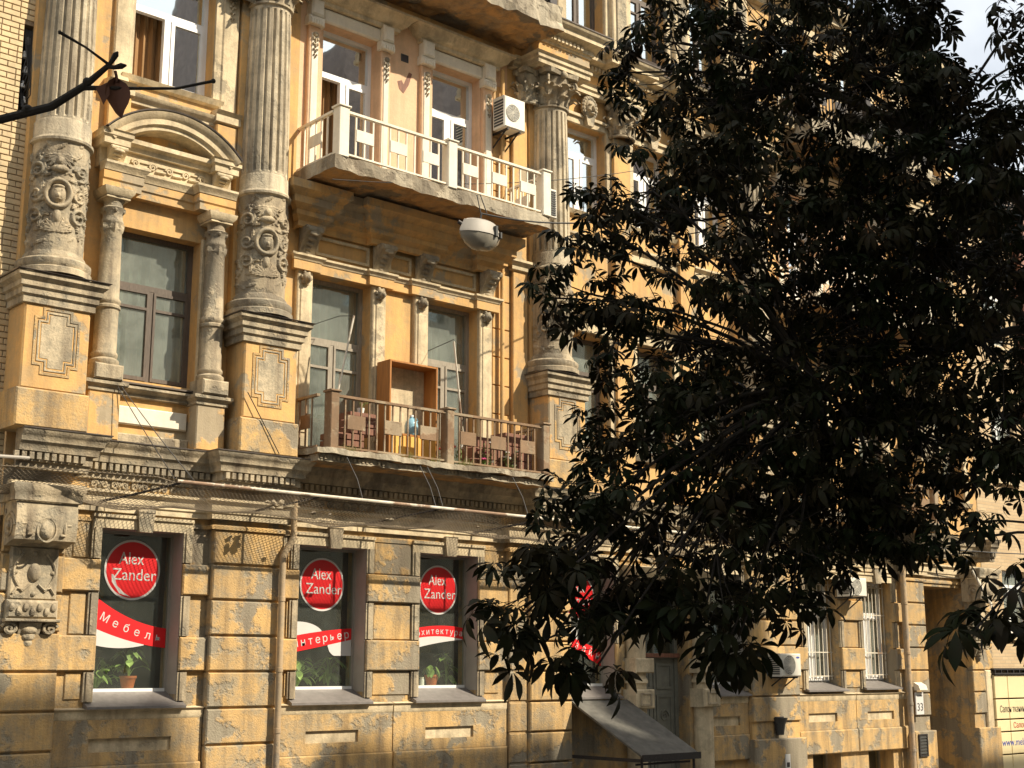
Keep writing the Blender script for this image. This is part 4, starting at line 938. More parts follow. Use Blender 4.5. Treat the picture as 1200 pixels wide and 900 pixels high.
# ---------------------------------------------------------------- chestnut trees
def leaflet(L, w, droop, fold, n=5):
    pts = []; 
    for i in range(n+1):
        t = i/n; ww = w*(math.sin(min(1, t*1.0)**1.6*math.pi)**.8 if 0 < t < 1 else .0)+.0008
        x = L*t*(1-.12*droop*t); z = -L*droop*t*t*.75
        pts.append(((x, -ww, z+ww*fold), (x, 0, z), (x, ww, z+ww*fold)))
    return pts
def leaf_mesh(seed):
    r = random.Random(seed); mb = MB(); k = r.choice((5, 6, 7, 7))
    for i in range(k):
        a = R(-115+230*i/(k-1)+r.uniform(-7, 7)); L = .172*(1-.42*abs(a)/R(115))*r.uniform(.85, 1.15); dr = r.uniform(.5, 1.3)
        ca, sa = math.cos(a), math.sin(a); b = []
        roll = r.uniform(-.35, .35)
        for tri in leaflet(L, L*.168, dr, .30):
            b += [(.012*ca+x*ca-(y)*sa, .012*sa+x*sa+(y)*ca, z+y*roll) for x, y, z in tri]
        mb.add(b, [(i_*3+j, (i_+1)*3+j, (i_+1)*3+j+1, i_*3+j+1) for i_ in range(5) for j in (0, 1)])
    mb.tube([(0, 0, 0), (-.05, 0, .012), (-.12, 0, .0)], .0022, 3, False)
    return mb
LV = [leaf_mesh(100+i) for i in range(9)]; LM = [m.mesh('leaf') for m in LV]
CL = [(6.34, -10.45, 5.74, .338), (6.63, -10.62, 5.41, .45), (6.27, -10.09, 5.63, .218), (6.94, -10.76, 5.88, .575), (7.24, -11.21, 5.57, .619), (7.29, -11.62, 4.93, .457), (7.37, -11.41, 5.9, .281), (6.08, -10.47, 4.64, .43), (6.67, -10.7, 4.57, .605), (7.29, -10.99, 4.64, .675), (7.44, -11.57, 4.29, .537), (7.22, -12.26, 4.5, .3), (5.73, -10.35, 4.36, .236), (5.54, -10.29, 4.23, .114), (5.59, -10.38, 3.9, .282), (5.38, -10.31, 3.85, .111), (5.76, -10.46, 3.67, .307), (6.2, -10.58, 3.67, .551), (6.99, -10.76, 3.76, .66), (7.48, -11.19, 3.76, .66), (7.58, -11.79, 3.67, .472), (5.86, -10.66, 3.09, .375), (5.54, -10.58, 2.84, .219), (5.35, -10.6, 2.55, .261), (4.87, -10.6, 2.11, .203), (4.75, -10.56, 1.87, .177), (5.02, -10.67, 1.87, .203), (5.07, -10.68, 2.25, .205), (5.5, -10.64, 2.2, .333), (6.33, -10.78, 3.02, .538), (7.13, -10.95, 3.03, .645), (7.38, -11.46, 3.1, .499), (7.37, -12.01, 3.13, .3), (5.84, -10.85, 2.37, .409), (6.42, -11.0, 2.52, .475), (6.96, -11.23, 2.62, .384), (6.98, -11.5, 2.55, .225), (5.83, -11.0, 1.97, .211), (5.86, -11.12, 1.8, .13), (5.7, -10.78, 2.09, .19), (6.99, -11.74, 2.38, .137), (7.27, -12.12, 2.86, .219), (6.42, -11.17, 2.14, .195), (5.21, -10.79, 1.71, .126), (6.12, -12.47, 1.89, .107), (6.52, -12.47, 2.07, .172), (6.81, -12.15, 2.48, .083), (5.62, -10.32, 4.57, .116)]
CL += [(7.38, -12.14, 5.04, .218), (7.26, -12.35, 5.21, .142), (7.22, -12.4, 5.52, .132), (7.39, -11.67, 5.8, .176), (7.45, -11.84, 5.24, .188), (7.5, -11.93, 4.91, .239), (7.46, -11.51, 5.47, .25), (8.6, -12.9, 4.8, .6), (9.0, -12.3, 5.6, .6), (9.0, -12.6, 3.6, .5), (9.9, -12.6, 4.6, .8), (9.6, -12.3, 6.4, .7), (7.7, -10.7, 7.0, .6), (10.2, -11.4, 4.0, .7), (9.6, -10.8, 4.9, .8)]
T = thing('chestnut_tree', 'dark leafy chestnut tree whose crown hides the right half of the facade', 'tree', (9.2, -12.0, -.2))
TRK = [Vector(p) for p in ((9.2, -12.0, -.25), (9.18, -12.0, .4), (9.12, -12.1, 1.6), (9.1, -12.1, 2.8), (9.1, -12.15, 4.0), (9.2, -12.2, 5.4), (9.3, -12.2, 6.8))]
part('trunk', MB().tube(TRK, [.30, .22, .19, .17, .14, .10, .05], 14), BARK, T)
bm = MB(); tr = random.Random(21); leaves = []; tw = MB()
HUB = [Vector(p) for p in ((7.9, -11.5, 4.3), (7.5, -11.6, 5.0), (7.0, -11.0, 3.4), (8.7, -12.3, 5.6), (7.6, -12.5, 2.35))]
for k, hb in zip((4, 5, 5, 6, 3), HUB):
    bm.tube([TRK[k-1], TRK[k-1].lerp(hb, .4)+Vector((0, .05, .12)), TRK[k-1].lerp(hb, .75)+Vector((0, -.04, .10)), hb], [k_*(.4 if hb.z < 3 else .6 if hb.z < 4 else 1) for k_ in (.07, .05, .036, .022)], 8)
for cx, cy, cz, cr in CL:
    c = Vector((cx, cy, cz)); s = min(HUB, key=lambda p: (p-c).length); d = c-s; L_ = d.length
    side = Vector((tr.uniform(-.10, .10), tr.uniform(-.10, .10), 0))
    pts = [s+d*t+Vector((0, 0, .16*math.sin(t*math.pi)*L_*.5))+side*math.sin(t*math.pi)*1.5 for t in (0, .2, .4, .6, .8, 1)]
    bm.tube(pts, [.006+.015*(1-t)*min(1, cr*3) for t in (0, .2, .4, .6, .8, 1)], 6)
    thin = .62 if (cx < 6.4 and cz > 3.3) else .62 if cz < 2.45 else 1.0
    n = max(3, int(24*thin*(cr/.35)**2+2)); fs = .54+.26*min(1, max(0, (2.6-cz)/.7))+(.18 if cz < 2.2 and cy < -12 else 0)
    for q in range(n):
        while True:
            v = Vector((tr.uniform(-1, 1), tr.uniform(-1, 1), tr.uniform(-1, 1)))
            if v.length < 1: break
        e = c+v*cr*(1.10 if cr > .2 else .95)
        a0 = pts[4] if q % 2 else pts[5]
        mid = (a0+e)/2+Vector((0, 0, -.04)); tw.tube([a0, mid, e], [.006, .004, .0025], 4)
        for i in range(tr.choice((3, 4, 5, 6)) if fs < .7 else tr.choice((2, 3, 4))):
            yaw = tr.uniform(0, 2*math.pi); pit = R(tr.uniform(-25, 70)); s_ = fs*tr.uniform(.75, 1.25); pl = tr.uniform(.09, .20)
            dr = Vector((math.cos(yaw)*math.cos(pit), math.sin(yaw)*math.cos(pit), -math.sin(pit)*.6+.2)).normalized()
            M = Matrix.LocRotScale(e+dr*pl*s_, (Matrix.Rotation(yaw, 3, 'Z') @ Matrix.Rotation(pit, 3, 'Y') @ Matrix.Rotation(tr.uniform(-.8, .8), 3, 'X')), Vector((s_, s_, s_)))
            leaves.append((M, tr.randrange(9)))
part('branches', bm, BARK, T); part('twigs', tw, BARK, T, kind='stuff')
cpos = Vector((0, -16, 1.7))
def in_view(p):
    v = p-cpos; z = v.dot(fw); return abs(v.dot(rt))/z < .40 and abs(v.dot(upv))/z < .30
leaves.sort(key=lambda q: (not in_view(q[0].translation), (q[0].translation-cpos).length))
for M, k in leaves[:300]:
    o = bpy.data.objects.new('leaf', LM[k]); COL.objects.link(o)
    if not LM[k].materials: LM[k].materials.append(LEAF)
    o.parent = T; o.matrix_parent_inverse = Matrix.Translation(-WL[T.name]); o.matrix_basis = M
vs_, fs_ = [], []; nv = 0
LA = [(np.array(m.v), m.f) for m in LV]
for M, k in leaves[300:]:
    A = np.array(M); v = LA[k][0] @ A[:3, :3].T+A[:3, 3]; vs_.append(v); fs_ += [tuple(i+nv for i in f) for f in LA[k][1]]; nv += len(v)
fo = MB(); fo.v = [tuple(p) for p in np.concatenate(vs_).tolist()]; fo.f = fs_
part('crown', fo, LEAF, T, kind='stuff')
# bare twig of a second tree, standing left of the view
T2 = thing('chestnut_tree', 'bare branch with one hanging dry leaf reaching in from the upper left', 'tree', (.55, -10.6, -.2))
part('trunk', MB().tube([(.55, -10.6, -.25), (.56, -10.6, .6), (.62, -10.58, 2.0), (.70, -10.5, 3.2), (.6, -10.3, 4.6), (.7, -10.2, 6.2)], [.22, .17, .15, .12, .09, .05], 12), BARK, T2)
part('branch', MB().tube([(.70, -10.5, 3.2), (1.1, -10.75, 3.5), (1.45, -11.0, 3.64), (1.709, -11.239, 3.667), (1.843, -11.371, 3.713), (1.926, -11.465, 3.79), (1.981, -11.535, 3.863)], [.045, .034, .026, .017, .016, .014, .010], 8), BARK, T2)
part('twig', MB().tube([(1.981, -11.535, 3.863), (1.89, -11.53, 3.905), (1.793, -11.524, 3.934)], [.006, .004, .006], 6), BARK, T2)
part('twig', MB().tube([(1.915, -11.455, 3.78), (2.067, -11.588, 3.778), (2.2, -11.64, 3.80), (2.32, -11.694, 3.847)], [.010, .006, .005, .006], 6), BARK, T2)
bd = MB(); bd.tube([(1.978, -11.532, 3.858), (1.986, -11.545, 3.875), (1.995, -11.555, 3.90), (2.0, -11.56, 3.912)], [.008, .009, .012, .003], 7); bd.tube([(1.978, -11.532, 3.856), (1.995, -11.55, 3.852), (2.015, -11.567, 3.858), (2.03, -11.575, 3.862)], [.008, .008, .012, .003], 7); bd.ell((1.93, -11.47, 3.80), .018, .016, .02, 8, 6); bd.ell((1.78, -11.31, 3.70), .022, .020, .022, 8, 6); bd.ell((1.793, -11.524, 3.934), .008, .008, .008, 6, 4); bd.ell((2.32, -11.694, 3.847), .010, .010, .010, 6, 4)
part('bud', bd, BARK, T2)
hl = MB(); hl.tube([(2.0, -11.547, 3.84), (2.01, -11.55, 3.80)], .006, 5)
nr = 7; rows = []
for i in range(nr+1):
    t = i/nr; w = .045*math.sin(min(1, t*1.05)**.8*math.pi)**.8+.002; z = 3.815-.145*t; cx = 2.005+.032*t*t
    for u in (-1, -.4, 0, .4, 1): rows.append((cx+w*u*.74, -11.547-w*u*.66+.012*math.cos(u*2.5)*(1 if t < .8 else 0), z+.006*math.sin(5*u+t*4)))
hl.add(rows, [(i*5+j, (i+1)*5+j, (i+1)*5+j+1, i*5+j+1) for i in range(nr) for j in range(4)])
hl.add([(1.985, -11.53, 3.80), (1.95, -11.50, 3.775), (1.965, -11.515, 3.735), (1.975, -11.52, 3.71), (1.99, -11.535, 3.75)], [(0, 1, 2, 3, 4)])
part('dry_leaf', hl, DEADL, T2)

# ---------------------------------------------------------------- debris net on its pipe frame
N = thing('debris_net', 'sagging debris net on a chipped white pipe under the first-floor balcony', 'safety net', (11, -.5, 3.6))
def pipe_z(x): return 3.92-.004*(x-8)
part('pipe', MB().tube([(x, -1.0, pipe_z(x)) for x in np.linspace(7.86, 19.0, 12)], .021, 8), PIPE, N)
part('pipe', MB().tube([(5.2, -1.05, 3.98), (6.15, -.65, 4.07)], .02, 8), LINING, N)
for x in (7.9, 9.9, 11.9, 13.9, 16.0, 18.0): part('bracket_arm', MB().tube([(x, -1.0, pipe_z(x)-.02), (x-.35, -.5, 3.78), (x-.62, -.02, 3.70)], .016, 6), IRON, N)
for x in (10.6, 11.85, 11.98, 13.6): part('hanger_wire', MB().tube([(x-.14, -.80, 4.5), (x-.03, -.9, 4.2), (x, -1.0, pipe_z(x))], .006, 5), WIRE, N)
nm = MB()
def net_p(u, v):            # u along x, v 0 at the wall, 1 at the pipe
    x = 5.7+u; a = (x, -.16, 3.70); fr = (x, -1.0 if x > 7.86 else -1.0+.55*(7.86-x)/2.2, pipe_z(x) if x > 7.8 else pipe_z(x)+.06)
    s = 4*v*(1-v)*(.13+.06*math.sin(x*1.9)+.04*math.sin(x*4.3+1))
    return (x, a[1]+(fr[1]-a[1])*v, a[2]+(fr[2]-a[2])*v-s)
Lx, st = 12.6, .058; m = int(1/.10)
for dirn in (1, -1):
    k = 0
    while k*st < Lx+1:
        pts = []
        for i in range(11):
            v = i/10; u = k*st+dirn*(v-.5)*.95-.5
            if 0 <= u <= Lx: pts.append(net_p(u, v))
        if len(pts) > 2: nm.tube(pts, .0034, 3, False)
        k += 1
for v in (0.02, .98): nm.tube([net_p(u, v) for u in np.linspace(0, Lx, 60)], .006, 4)
part('net', nm, NET, N, kind='stuff')
cl = MB()
def chip(c, r_):
    k0 = len(cl.v); cl.ell(c, r_*tr.uniform(.7, 1.3), r_*tr.uniform(.6, 1.1), r_*tr.uniform(.35, .7), 7, 5)
    for i_ in range(k0, len(cl.v)): cl.v[i_] = tuple(c[j]+(cl.v[i_][j]-c[j])*tr.uniform(.55, 1.35) for j in range(3))
for i in range(9): chip((9.48+tr.uniform(-.10, .10), -.60+tr.uniform(-.06, .06), 3.78+tr.uniform(-.06, .10)), .05)
for x in (10.02, 10.28, 11.22, 11.3, 12.86): chip((x, -.7, 3.72), .035)
part('caught_rubble', cl, STONE, N, kind='stuff')

# ---------------------------------------------------------------- window stickers
def disc_pts(cx, cz, r, n=48): return [(cx+r*math.cos(2*math.pi*i/n), cz+r*math.sin(2*math.pi*i/n)) for i in range(n)]
YG = .254
NUM = ('leftmost', 'second', 'third', 'fourth')
where = ('on the leftmost shop window', 'on the shop window right of the downpipe', 'on the shop window left of the leaves', 'on the shop window beside the door, half behind leaves')
for i, (cx, cz, r) in enumerate(((7.95, 2.92, .38), (10.82, 2.85, .37), (12.90, 2.85, .365), (15.83, 2.85, .37))):
    s = thing('round_sticker', 'round red name sticker '+where[i], 'sticker', (cx, YG, cz-r), 'round shop window stickers')
    part('disc', MB().prism(disc_pts(cx, cz, r*.93), YG-.0012, YG), RED, s, smooth=False)
    part('rim', MB().ring(disc_pts(cx, cz, r), disc_pts(cx, cz, r*.93), YG-.0012, YG), WST, s, smooth=False)
    lettering('lettering', [('Alex', .22, cx-.02, cz+.07, .34, None), ('Zander', .21, cx+.03, cz-.13, .60, None)], YG-.0015, WST, s)
    if i == 0: part('swoosh', MB().prism([(cx-.28, cz-.06), (cx-.27, cz-.16), (cx-.16, cz-.30), (cx+.0, cz-.345), (cx-.10, cz-.29), (cx-.20, cz-.20), (cx-.25, cz-.07)], YG-.0035, YG-.0015), WST, s, smooth=False)
def band(mb, top, bot): mb.prism(bot+top[::-1], YG-.0012, YG)
def strip(f0, f1, x0, x1, n=18): return [(x0+(x1-x0)*i/n, f0(x0+(x1-x0)*i/n)) for i in range(n+1)], [(x0+(x1-x0)*i/n, f1(x0+(x1-x0)*i/n)) for i in range(n+1)]
def banner(x0, x1, ft, fb, wt, wb, txt, size, label, tx0, tx1, off):
    s = thing('sticker_band', label, 'sticker', (x0, YG, fb((x0+x1)/2)), 'sticker bands with shop words')
    mb = MB(); t, b = strip(ft, fb, x0, x1); band(mb, t, b); part('red_band', mb, RED, s, smooth=False)
    for f0, f1, a, b_ in wb:
        mb = MB(); t, b = strip(f0, f1, a, b_, 14); mb.prism(b+t[::-1], YG-.0008, YG+.0008); part('white_swoosh', mb, WST, s, smooth=False)
    mid = lambda x: ((ft(x)+fb(x))/2-off, math.atan(((ft(x+.02)+fb(x+.02))-(ft(x-.02)+fb(x-.02)))/2/.04))
    lettering('lettering', [(txt, size, (tx0+tx1)/2, 0, tx1-tx0, mid)], YG-.0015, WST, s)
q = lambda a, b, c: (lambda x: a+b*x+c*x*x)
def para(p0, p1, p2):
    A = np.linalg.solve(np.array([[1, p[0], p[0]**2] for p in (p0, p1, p2)]), np.array([p[1] for p in (p0, p1, p2)])); return lambda x: float(A[0]+A[1]*x+A[2]*x*x)
b1t, b1b = para((7.50, 2.56), (7.92, 2.33), (8.43, 2.20)), para((7.50, 2.18), (7.94, 2.04), (8.43, 1.955))
banner(7.415, 8.455, b1t, b1b, None, [(b1b, para((7.34, 2.02), (7.69, 1.95), (8.19, 1.99)), 7.415, 8.16)], 'Мебель', .145, 'downward curving red band reading furniture on the leftmost shop window', 7.52, 8.42, .05)
b2t, b2b = para((10.3, 2.12), (10.8, 2.20), (11.31, 2.25)), para((10.3, 1.90), (10.8, 1.99), (11.31, 2.09))
arc = lambda c, w, h, z: (lambda x: z+h*max(0, 1-((x-c)/w)**2)**.5)
banner(10.275, 11.335, b2t, b2b, None, [(arc(10.45, .42, .20, 2.13), b2t, 10.275, 10.83), (b2b, lambda x: max(1.87, 2.0-.13*min(1, max(0, (x-10.94)/.10))**.5), 10.94, 11.335)], 'интерьер', .155, 'rising red band reading interior on the shop window right of the downpipe', 10.36, 11.32, .05)
b3t, b3b = para((12.32, 2.24), (12.85, 2.32), (13.36, 2.30)), para((12.32, 2.10), (12.85, 2.165), (13.36, 2.13))
banner(12.355, 13.395, b3t, b3b, None, [(b3b, para((12.32, 1.95), (12.85, 2.06), (13.36, 2.12)), 12.355, 13.37)], 'архитектура', .125, 'thin arched red band reading architecture on the shop window left of the leaves', 12.40, 13.38, .045)
b4t, b4b = para((15.3, 2.30), (15.65, 2.20), (16.32, 1.99)), para((15.3, 2.12), (15.65, 2.01), (16.32, 1.74))
banner(15.335, 16.335, b4t, b4b, None, [(arc(15.5, .4, .14, 2.24), b4t, 15.335, 15.8)], 'дизайн', .17, 'falling red band reading design on the shop window beside the door', 15.38, 16.32, .05)
s = thing('round_sticker', 'small red round sticker on the glass above the entrance door', 'sticker', (17.42, .28, 2.5))
part('disc', MB().prism(disc_pts(17.36, 2.63, .13), .285, .29), RED, s, smooth=False); part('rim', MB().ring(disc_pts(17.36, 2.63, .15), disc_pts(17.36, 2.63, .13), .285, .29), WST, s, smooth=False)

# ---------------------------------------------------------------- potted plants behind the shop glass
def plant(x, y, z, h, n, spread, label, pot=True, seed=0):
    r = random.Random(seed); t = thing('potted_plant', label, 'plant', (x, y, z), 'plants on the shop window sills')
    if pot: part('pot', MB().lathe([(.0, z), (.07, z), (.10, z+.14), (.11, z+.14), (.11, z+.17), (.09, z+.17), (.0, z+.15)], x, y, 16), TERRA, t)
    lm = MB(); st = MB(); zb = z+(.15 if pot else 0)
    for i in range(n):
        a = r.uniform(0, 6.28); rad = spread*r.uniform(.25, 1); zz = zb+h*r.uniform(.3, 1); ex, ey = x+rad*math.cos(a), y+rad*math.sin(a)*.6
        st.tube([(x, y, zb), (x+(ex-x)*.4, y+(ey-y)*.4, zb+(zz-zb)*.8), (ex, ey, zz)], .004, 4)
        L = r.uniform(.10, .17); w = L*.32; d = Vector((math.cos(a), math.sin(a)*.6, r.uniform(-.9, .1))).normalized(); sd = d.cross(Vector((0, 0, 1))).normalized()
        vs = []
        for k in range(5):
            tt = k/4; p = Vector((ex, ey, zz))+d*L*tt+Vector((0, 0, -.04*tt*tt)); ww = w*math.sin(tt*math.pi*.95+.05)
            vs += [p-sd*ww+Vector((0, 0, .01)), p, p+sd*ww+Vector((0, 0, .01))]
        lm.add(vs, [(k*3+j, k*3+j+1, k*3+j+4, k*3+j+3) for k in range(4) for j in (0, 1)])
    part('stems', st, PLANT, t); part('foliage', lm, PLANT, t)
for a, b, c, d in GF[:4]: part('inner_sill', MB().box(a-.1, b+.1, .30, .95, 1.38, 1.435), PVC, B, smooth=False)
plant(8.06, .44, 1.435, .36, 18, .20, 'leafy plant in a terracotta pot behind the leftmost shop window', True, 1)
plant(7.66, .52, 1.435, .45, 26, .26, 'dark leafy plant without visible pot behind the leftmost shop window', False, 2)
plant(10.58, .46, 1.435, .40, 24, .22, 'broad leafed plant at the left side of the window right of the downpipe', False, 3)
plant(11.12, .48, 1.435, .42, 24, .18, 'broad leafed plant at the right side of the window right of the downpipe', False, 4)
plant(13.25, .48, 1.435, .50, 18, .13, 'tall thin plant behind the shop window left of the leaves', False, 5)
plant(12.98, .50, 1.435, .16, 10, .12, 'small plant in a terracotta pot behind the shop window left of the leaves', True, 6)
t = thing('glass_jar', 'small pale jar standing on the sill behind the shop window left of the leaves', 'jar', (12.74, .42, 1.435)); part('body', MB().lathe([(0, 1.435), (.035, 1.435), (.035, 1.53), (.025, 1.55)], 12.74, .42, 12), PVC, t); part('lid', MB().lathe([(.03, 1.55), (.03, 1.57), (0, 1.57)], 12.74, .42, 12), PLAST, t)

# ---------------------------------------------------------------- things on the first-floor balcony
zb = 4.605
t = thing('open_cabinet', 'open orange wooden cabinet standing on the first-floor balcony', 'cabinet', (11.83, -.3, zb))
cx0, cx1, cy0, cy1, cz0, cz1 = 11.42, 12.30, -.44, -.12, zb, 6.07
for nm_, q in (('side_panel', (cx0, cx0+.03, cy0, cy1, cz0, cz1)), ('side_panel', (cx1-.03, cx1, cy0, cy1, cz0, cz1)), ('top_panel', (cx0+.03, cx1-.03, cy0, cy1, cz1-.03, cz1)), ('shelf', (cx0+.03, cx1-.03, cy0, cy1, 4.98, 5.01))):
    part(nm_, MB().cbox(*q, .004), CABW, t, smooth=False)
part('back_panel', MB().box(cx0+.03, cx1-.03, cy1-.02, cy1, cz0, cz1-.03), CREAM, t, smooth=False)
for k in range(3): part('drawer_front', MB().cbox(cx0+.035+k*.275, cx0+.30+k*.275, cy0-.012, cy0+.01, zb+.06, 4.975, .006), YELW, t, smooth=False)
def crate(x0, x1, y0, y1, z0, z1, label):
    t = thing('wooden_crate', label, 'crate', ((x0+x1)/2, (y0+y1)/2, z0), 'crates on the first-floor balcony'); n = 3
    for k in range(n):
        a = z0+(z1-z0)*k/n+.008; b = z0+(z1-z0)*(k+1)/n-.008
        part('slat', MB().cbox(x0, x1, y0, y0+.018, a, b, .004), BOXW, t, smooth=False); part('slat', MB().cbox(x0, x1, y1-.018, y1, a, b, .004), BOXW, t, smooth=False)
        part('end_slat', MB().box(x0, x0+.018, y0+.02, y1-.02, a, b), BOXW, t, smooth=False); part('end_slat', MB().box(x1-.018, x1, y0+.02, y1-.02, a, b), BOXW, t, smooth=False)
    part('bottom', MB().box(x0+.02, x1-.02, y0+.02, y1-.02, z0+.005, z0+.02), BOXW, t, smooth=False)
crate(10.45, 10.95, -.5, -.15, zb, 4.90, 'lower brown crate by the left post of the first-floor balcony')
crate(10.72, 11.16, -.48, -.18, 4.90, 5.22, 'upper brown crate holding a small pot, left of the orange cabinet')
crate(12.95, 13.55, -.48, -.15, zb, 5.12, 'brown crate with flowers before it, right half of the first-floor balcony')
crate(13.58, 14.12, -.50, -.15, zb, 5.24, 'tall brown crate at the right end of the first-floor balcony')
t = thing('water_jug', 'blue plastic water jug on the drawers of the orange cabinet', 'jug', (11.88, -.36, 5.01))
part('body', MB().lathe([(0, 5.01), (.09, 5.01), (.10, 5.04), (.10, 5.16), (.08, 5.22), (.03, 5.26), (.028, 5.29)], 11.88, -.36, 18), BLUEP, t); part('cap', MB().lathe([(.032, 5.285), (.032, 5.31), (0, 5.31)], 11.88, -.36, 12), PVC, t); part('handle', MB().tube([(11.96, -.36, 5.20), (12.0, -.36, 5.24), (11.97, -.36, 5.27), (11.92, -.36, 5.26)], .008, 5), BLUEP, t)
t = thing('flower_pot', 'small white pot with dry twigs on the upper brown crate', 'flower pot', (10.98, -.33, 5.22)); part('pot', MB().lathe([(0, 5.22), (.04, 5.22), (.055, 5.30), (.045, 5.30), (0, 5.28)], 10.98, -.36, 12), PVC, t)
dm = MB()
for k in range(12): dm.tube([(10.98, -.36, 5.28), (10.98+tr.uniform(-.1, .12), -.36+tr.uniform(-.05, .05), 5.36), (10.98+tr.uniform(-.2, .22), -.36+tr.uniform(-.1, .1), 5.40+tr.uniform(-.05, .08))], .003, 3)
part('dry_twigs', dm, GRASS, t)
def flowers(x, y, label, mats, n, sp, seed):
    r = random.Random(seed); t = thing('flowering_plant', label, 'plant', (x, y, zb), 'flowers along the first-floor balcony rail'); g = MB(); heads = {}
    for k in range(n):
        e = (x+r.uniform(-sp, sp), y+r.uniform(-.05, .05), zb+r.uniform(.12, .42)); b0 = (x+(e[0]-x)*.4, y, zb)
        g.tube([b0, ((b0[0]+e[0])/2+.01, y, (b0[2]+e[2])/2), e], .003, 3)
        for j in range(4):
            u = r.uniform(.2, 1); p = Vector(b0).lerp(Vector(e), u); d = Vector((r.uniform(-1, 1), r.uniform(-1, 1), r.uniform(-.2, .6))).normalized()*.06; s_ = d.cross(Vector((0, 0, 1)))*.35
            g.add([p, p+d*.5+s_, p+d, p+d*.5-s_], [(0, 1, 2, 3)])
        if k % 3 == 0:
            mt = r.choice(mats); h = heads.setdefault(mt.name, (MB(), mt))[0]
            for j in range(6): h.ell((e[0]+.022*math.cos(j), e[1]+.022*math.sin(j), e[2]+.008*(j % 2)), .018, .018, .012, 6, 4)
    part('foliage', g, PLANT, t)
    for h, mt in heads.values(): part('blossoms', h, mt, t)
flowers(12.62, -.5, 'white and red flowers right of the middle balcony post', [PETALW, PETALR], 16, .14, 1)
flowers(13.1, -.56, 'pink and white flowers before the brown crate on the balcony', [PETALP, PETALW], 18, .2, 2)
flowers(13.62, -.56, 'white flowers between the two right-hand balcony crates', [PETALW], 14, .18, 3)
flowers(12.38, -.45, 'red flowers left of the middle balcony post', [PETALR], 9, .08, 4)
flowers(23.3, -.62, 'red flowers on the far balcony, seen through the leaves', [PETALR], 26, .35, 5)
gt = MB()
for x in (10.5, 10.56, 11.52, 11.6, 12.0, 12.5, 12.56, 12.62):
    for k in range(16):
        a = tr.uniform(0, 6.28); h = tr.uniform(.05, .14); xx = x+tr.uniform(-.09, .09); yy = -.78+tr.uniform(-.01, .03)
        gt.add([(xx-.003, yy, 4.59), (xx+.003, yy, 4.59), (xx+.07*math.cos(a), yy-.05*abs(math.sin(a)), 4.59+h)], [(0, 1, 2)])
gr = part('grass_tufts', gt, GRASS, kind='stuff'); gr['label'] = 'grass tufts growing along the edge of the first-floor balcony slab'; gr['category'] = 'grass'
for lab, a, b, c in (('white pole leaning in front of the left balcony door', (10.25, -.6, 4.62), (10.66, -.6, 6.55), ((10.66, -.6, 6.55), (10.75, -.1, 6.66), (10.40, .0, 6.50))), ('white pole leaning in front of the right balcony door', (12.72, -.6, 4.62), (12.47, -.6, 6.47), ((12.60, -.6, 6.42), (12.47, -.6, 6.50), (12.40, .0, 6.40)))):
    t = thing('clothes_pole', lab, 'pole', a, 'poles on the first-floor balcony'); part('pole', MB().tube([a, b], .014, 7), PIPE, t); part('line', MB().tube(list(c), .006, 4), WIRE, t)

# ---------------------------------------------------------------- air conditioners
def aircon(x0, x1, z0, z1, yb, d, label, bracket=True, mark=True):
    t = thing('air_conditioner', label, 'air conditioner', ((x0+x1)/2, -yb-d/2, z0), 'air conditioner units'); yf = -yb-d
    part('casing', MB().cbox(x0, x1, yf, -yb, z0, z1, .02), PLAST, t, smooth=False)
    r = min((z1-z0)*.42, (x1-x0)*.30); cx = x0+(x1-x0)*.40; cz = (z0+z1)/2
    f = part('fan_opening', MB().prism(disc_pts(cx, cz, r, 32), yf-.004, yf+.01), GRILL, t, smooth=False); g = MB()
    for k in range(1, 7): g.ring(disc_pts(cx, cz, r*k/6+.004, 28), disc_pts(cx, cz, r*k/6-.003, 28), yf-.014, yf-.006)
    for k in range(6): a = k*math.pi/6; g.tube([(cx-r*math.cos(a), yf-.01, cz-r*math.sin(a)), (cx+r*math.cos(a), yf-.01, cz+r*math.sin(a))], .003, 4)
    part('fan_guard', g, PLAST, f, smooth=False)
    s = MB(); n = 9
    for k in range(n): s.box(x0-.006, x0+.001, yf+.03, -yb-.03, z0+.04+(z1-z0-.08)*k/n, z0+.04+(z1-z0-.08)*(k+.6)/n)
    for k in range(4): pass
    part('side_louvre', s, GRILL, t, smooth=False)
    if mark: part('maker_mark', MB().prism([(cx_, cz_) for cx_, cz_ in [(x1-.10+.05*math.cos(2*math.pi*i/16), z1-.07+.018*math.sin(2*math.pi*i/16)) for i in range(16)]], yf-.003, yf), INKU, t, smooth=False)
    if bracket:
        for x in (x0+.1, x1-.1):
            b = MB(); b.box(x-.015, x+.015, yf+.02, -.0, z0-.03, z0); b.tube([(x, yf+.08, z0-.02), (x, -.02, z0-.24)], .014, 5)
            part('bracket', b, IRON, t, smooth=False)
aircon(13.62, 14.08, 10.26, 10.80, .14, .28, 'air conditioner beside the column capital above the white balcony', True, False)
t = thing('air_conditioner', 'narrow louvred white unit at the right end of the white balcony', 'air conditioner', (14.2, -.75, 8.70), 'air conditioner units')
part('casing', MB().cbox(14.12, 14.32, -.90, -.55, 8.72, 9.20, .012), PLAST, t, smooth=False)
for k in range(11): part('louvre', MB().box(14.15, 14.29, -.912, -.90, 8.76+k*.038, 8.782+k*.038), GRILL, t, smooth=False)
aircon(20.22, 20.82, 1.55, 1.96, .16, .28, 'air conditioner low on the pier, left of the barred windows')
aircon(22.48, 23.05, 3.06, 3.42, .12, .30, 'air conditioner high between the two barred windows', True, False)

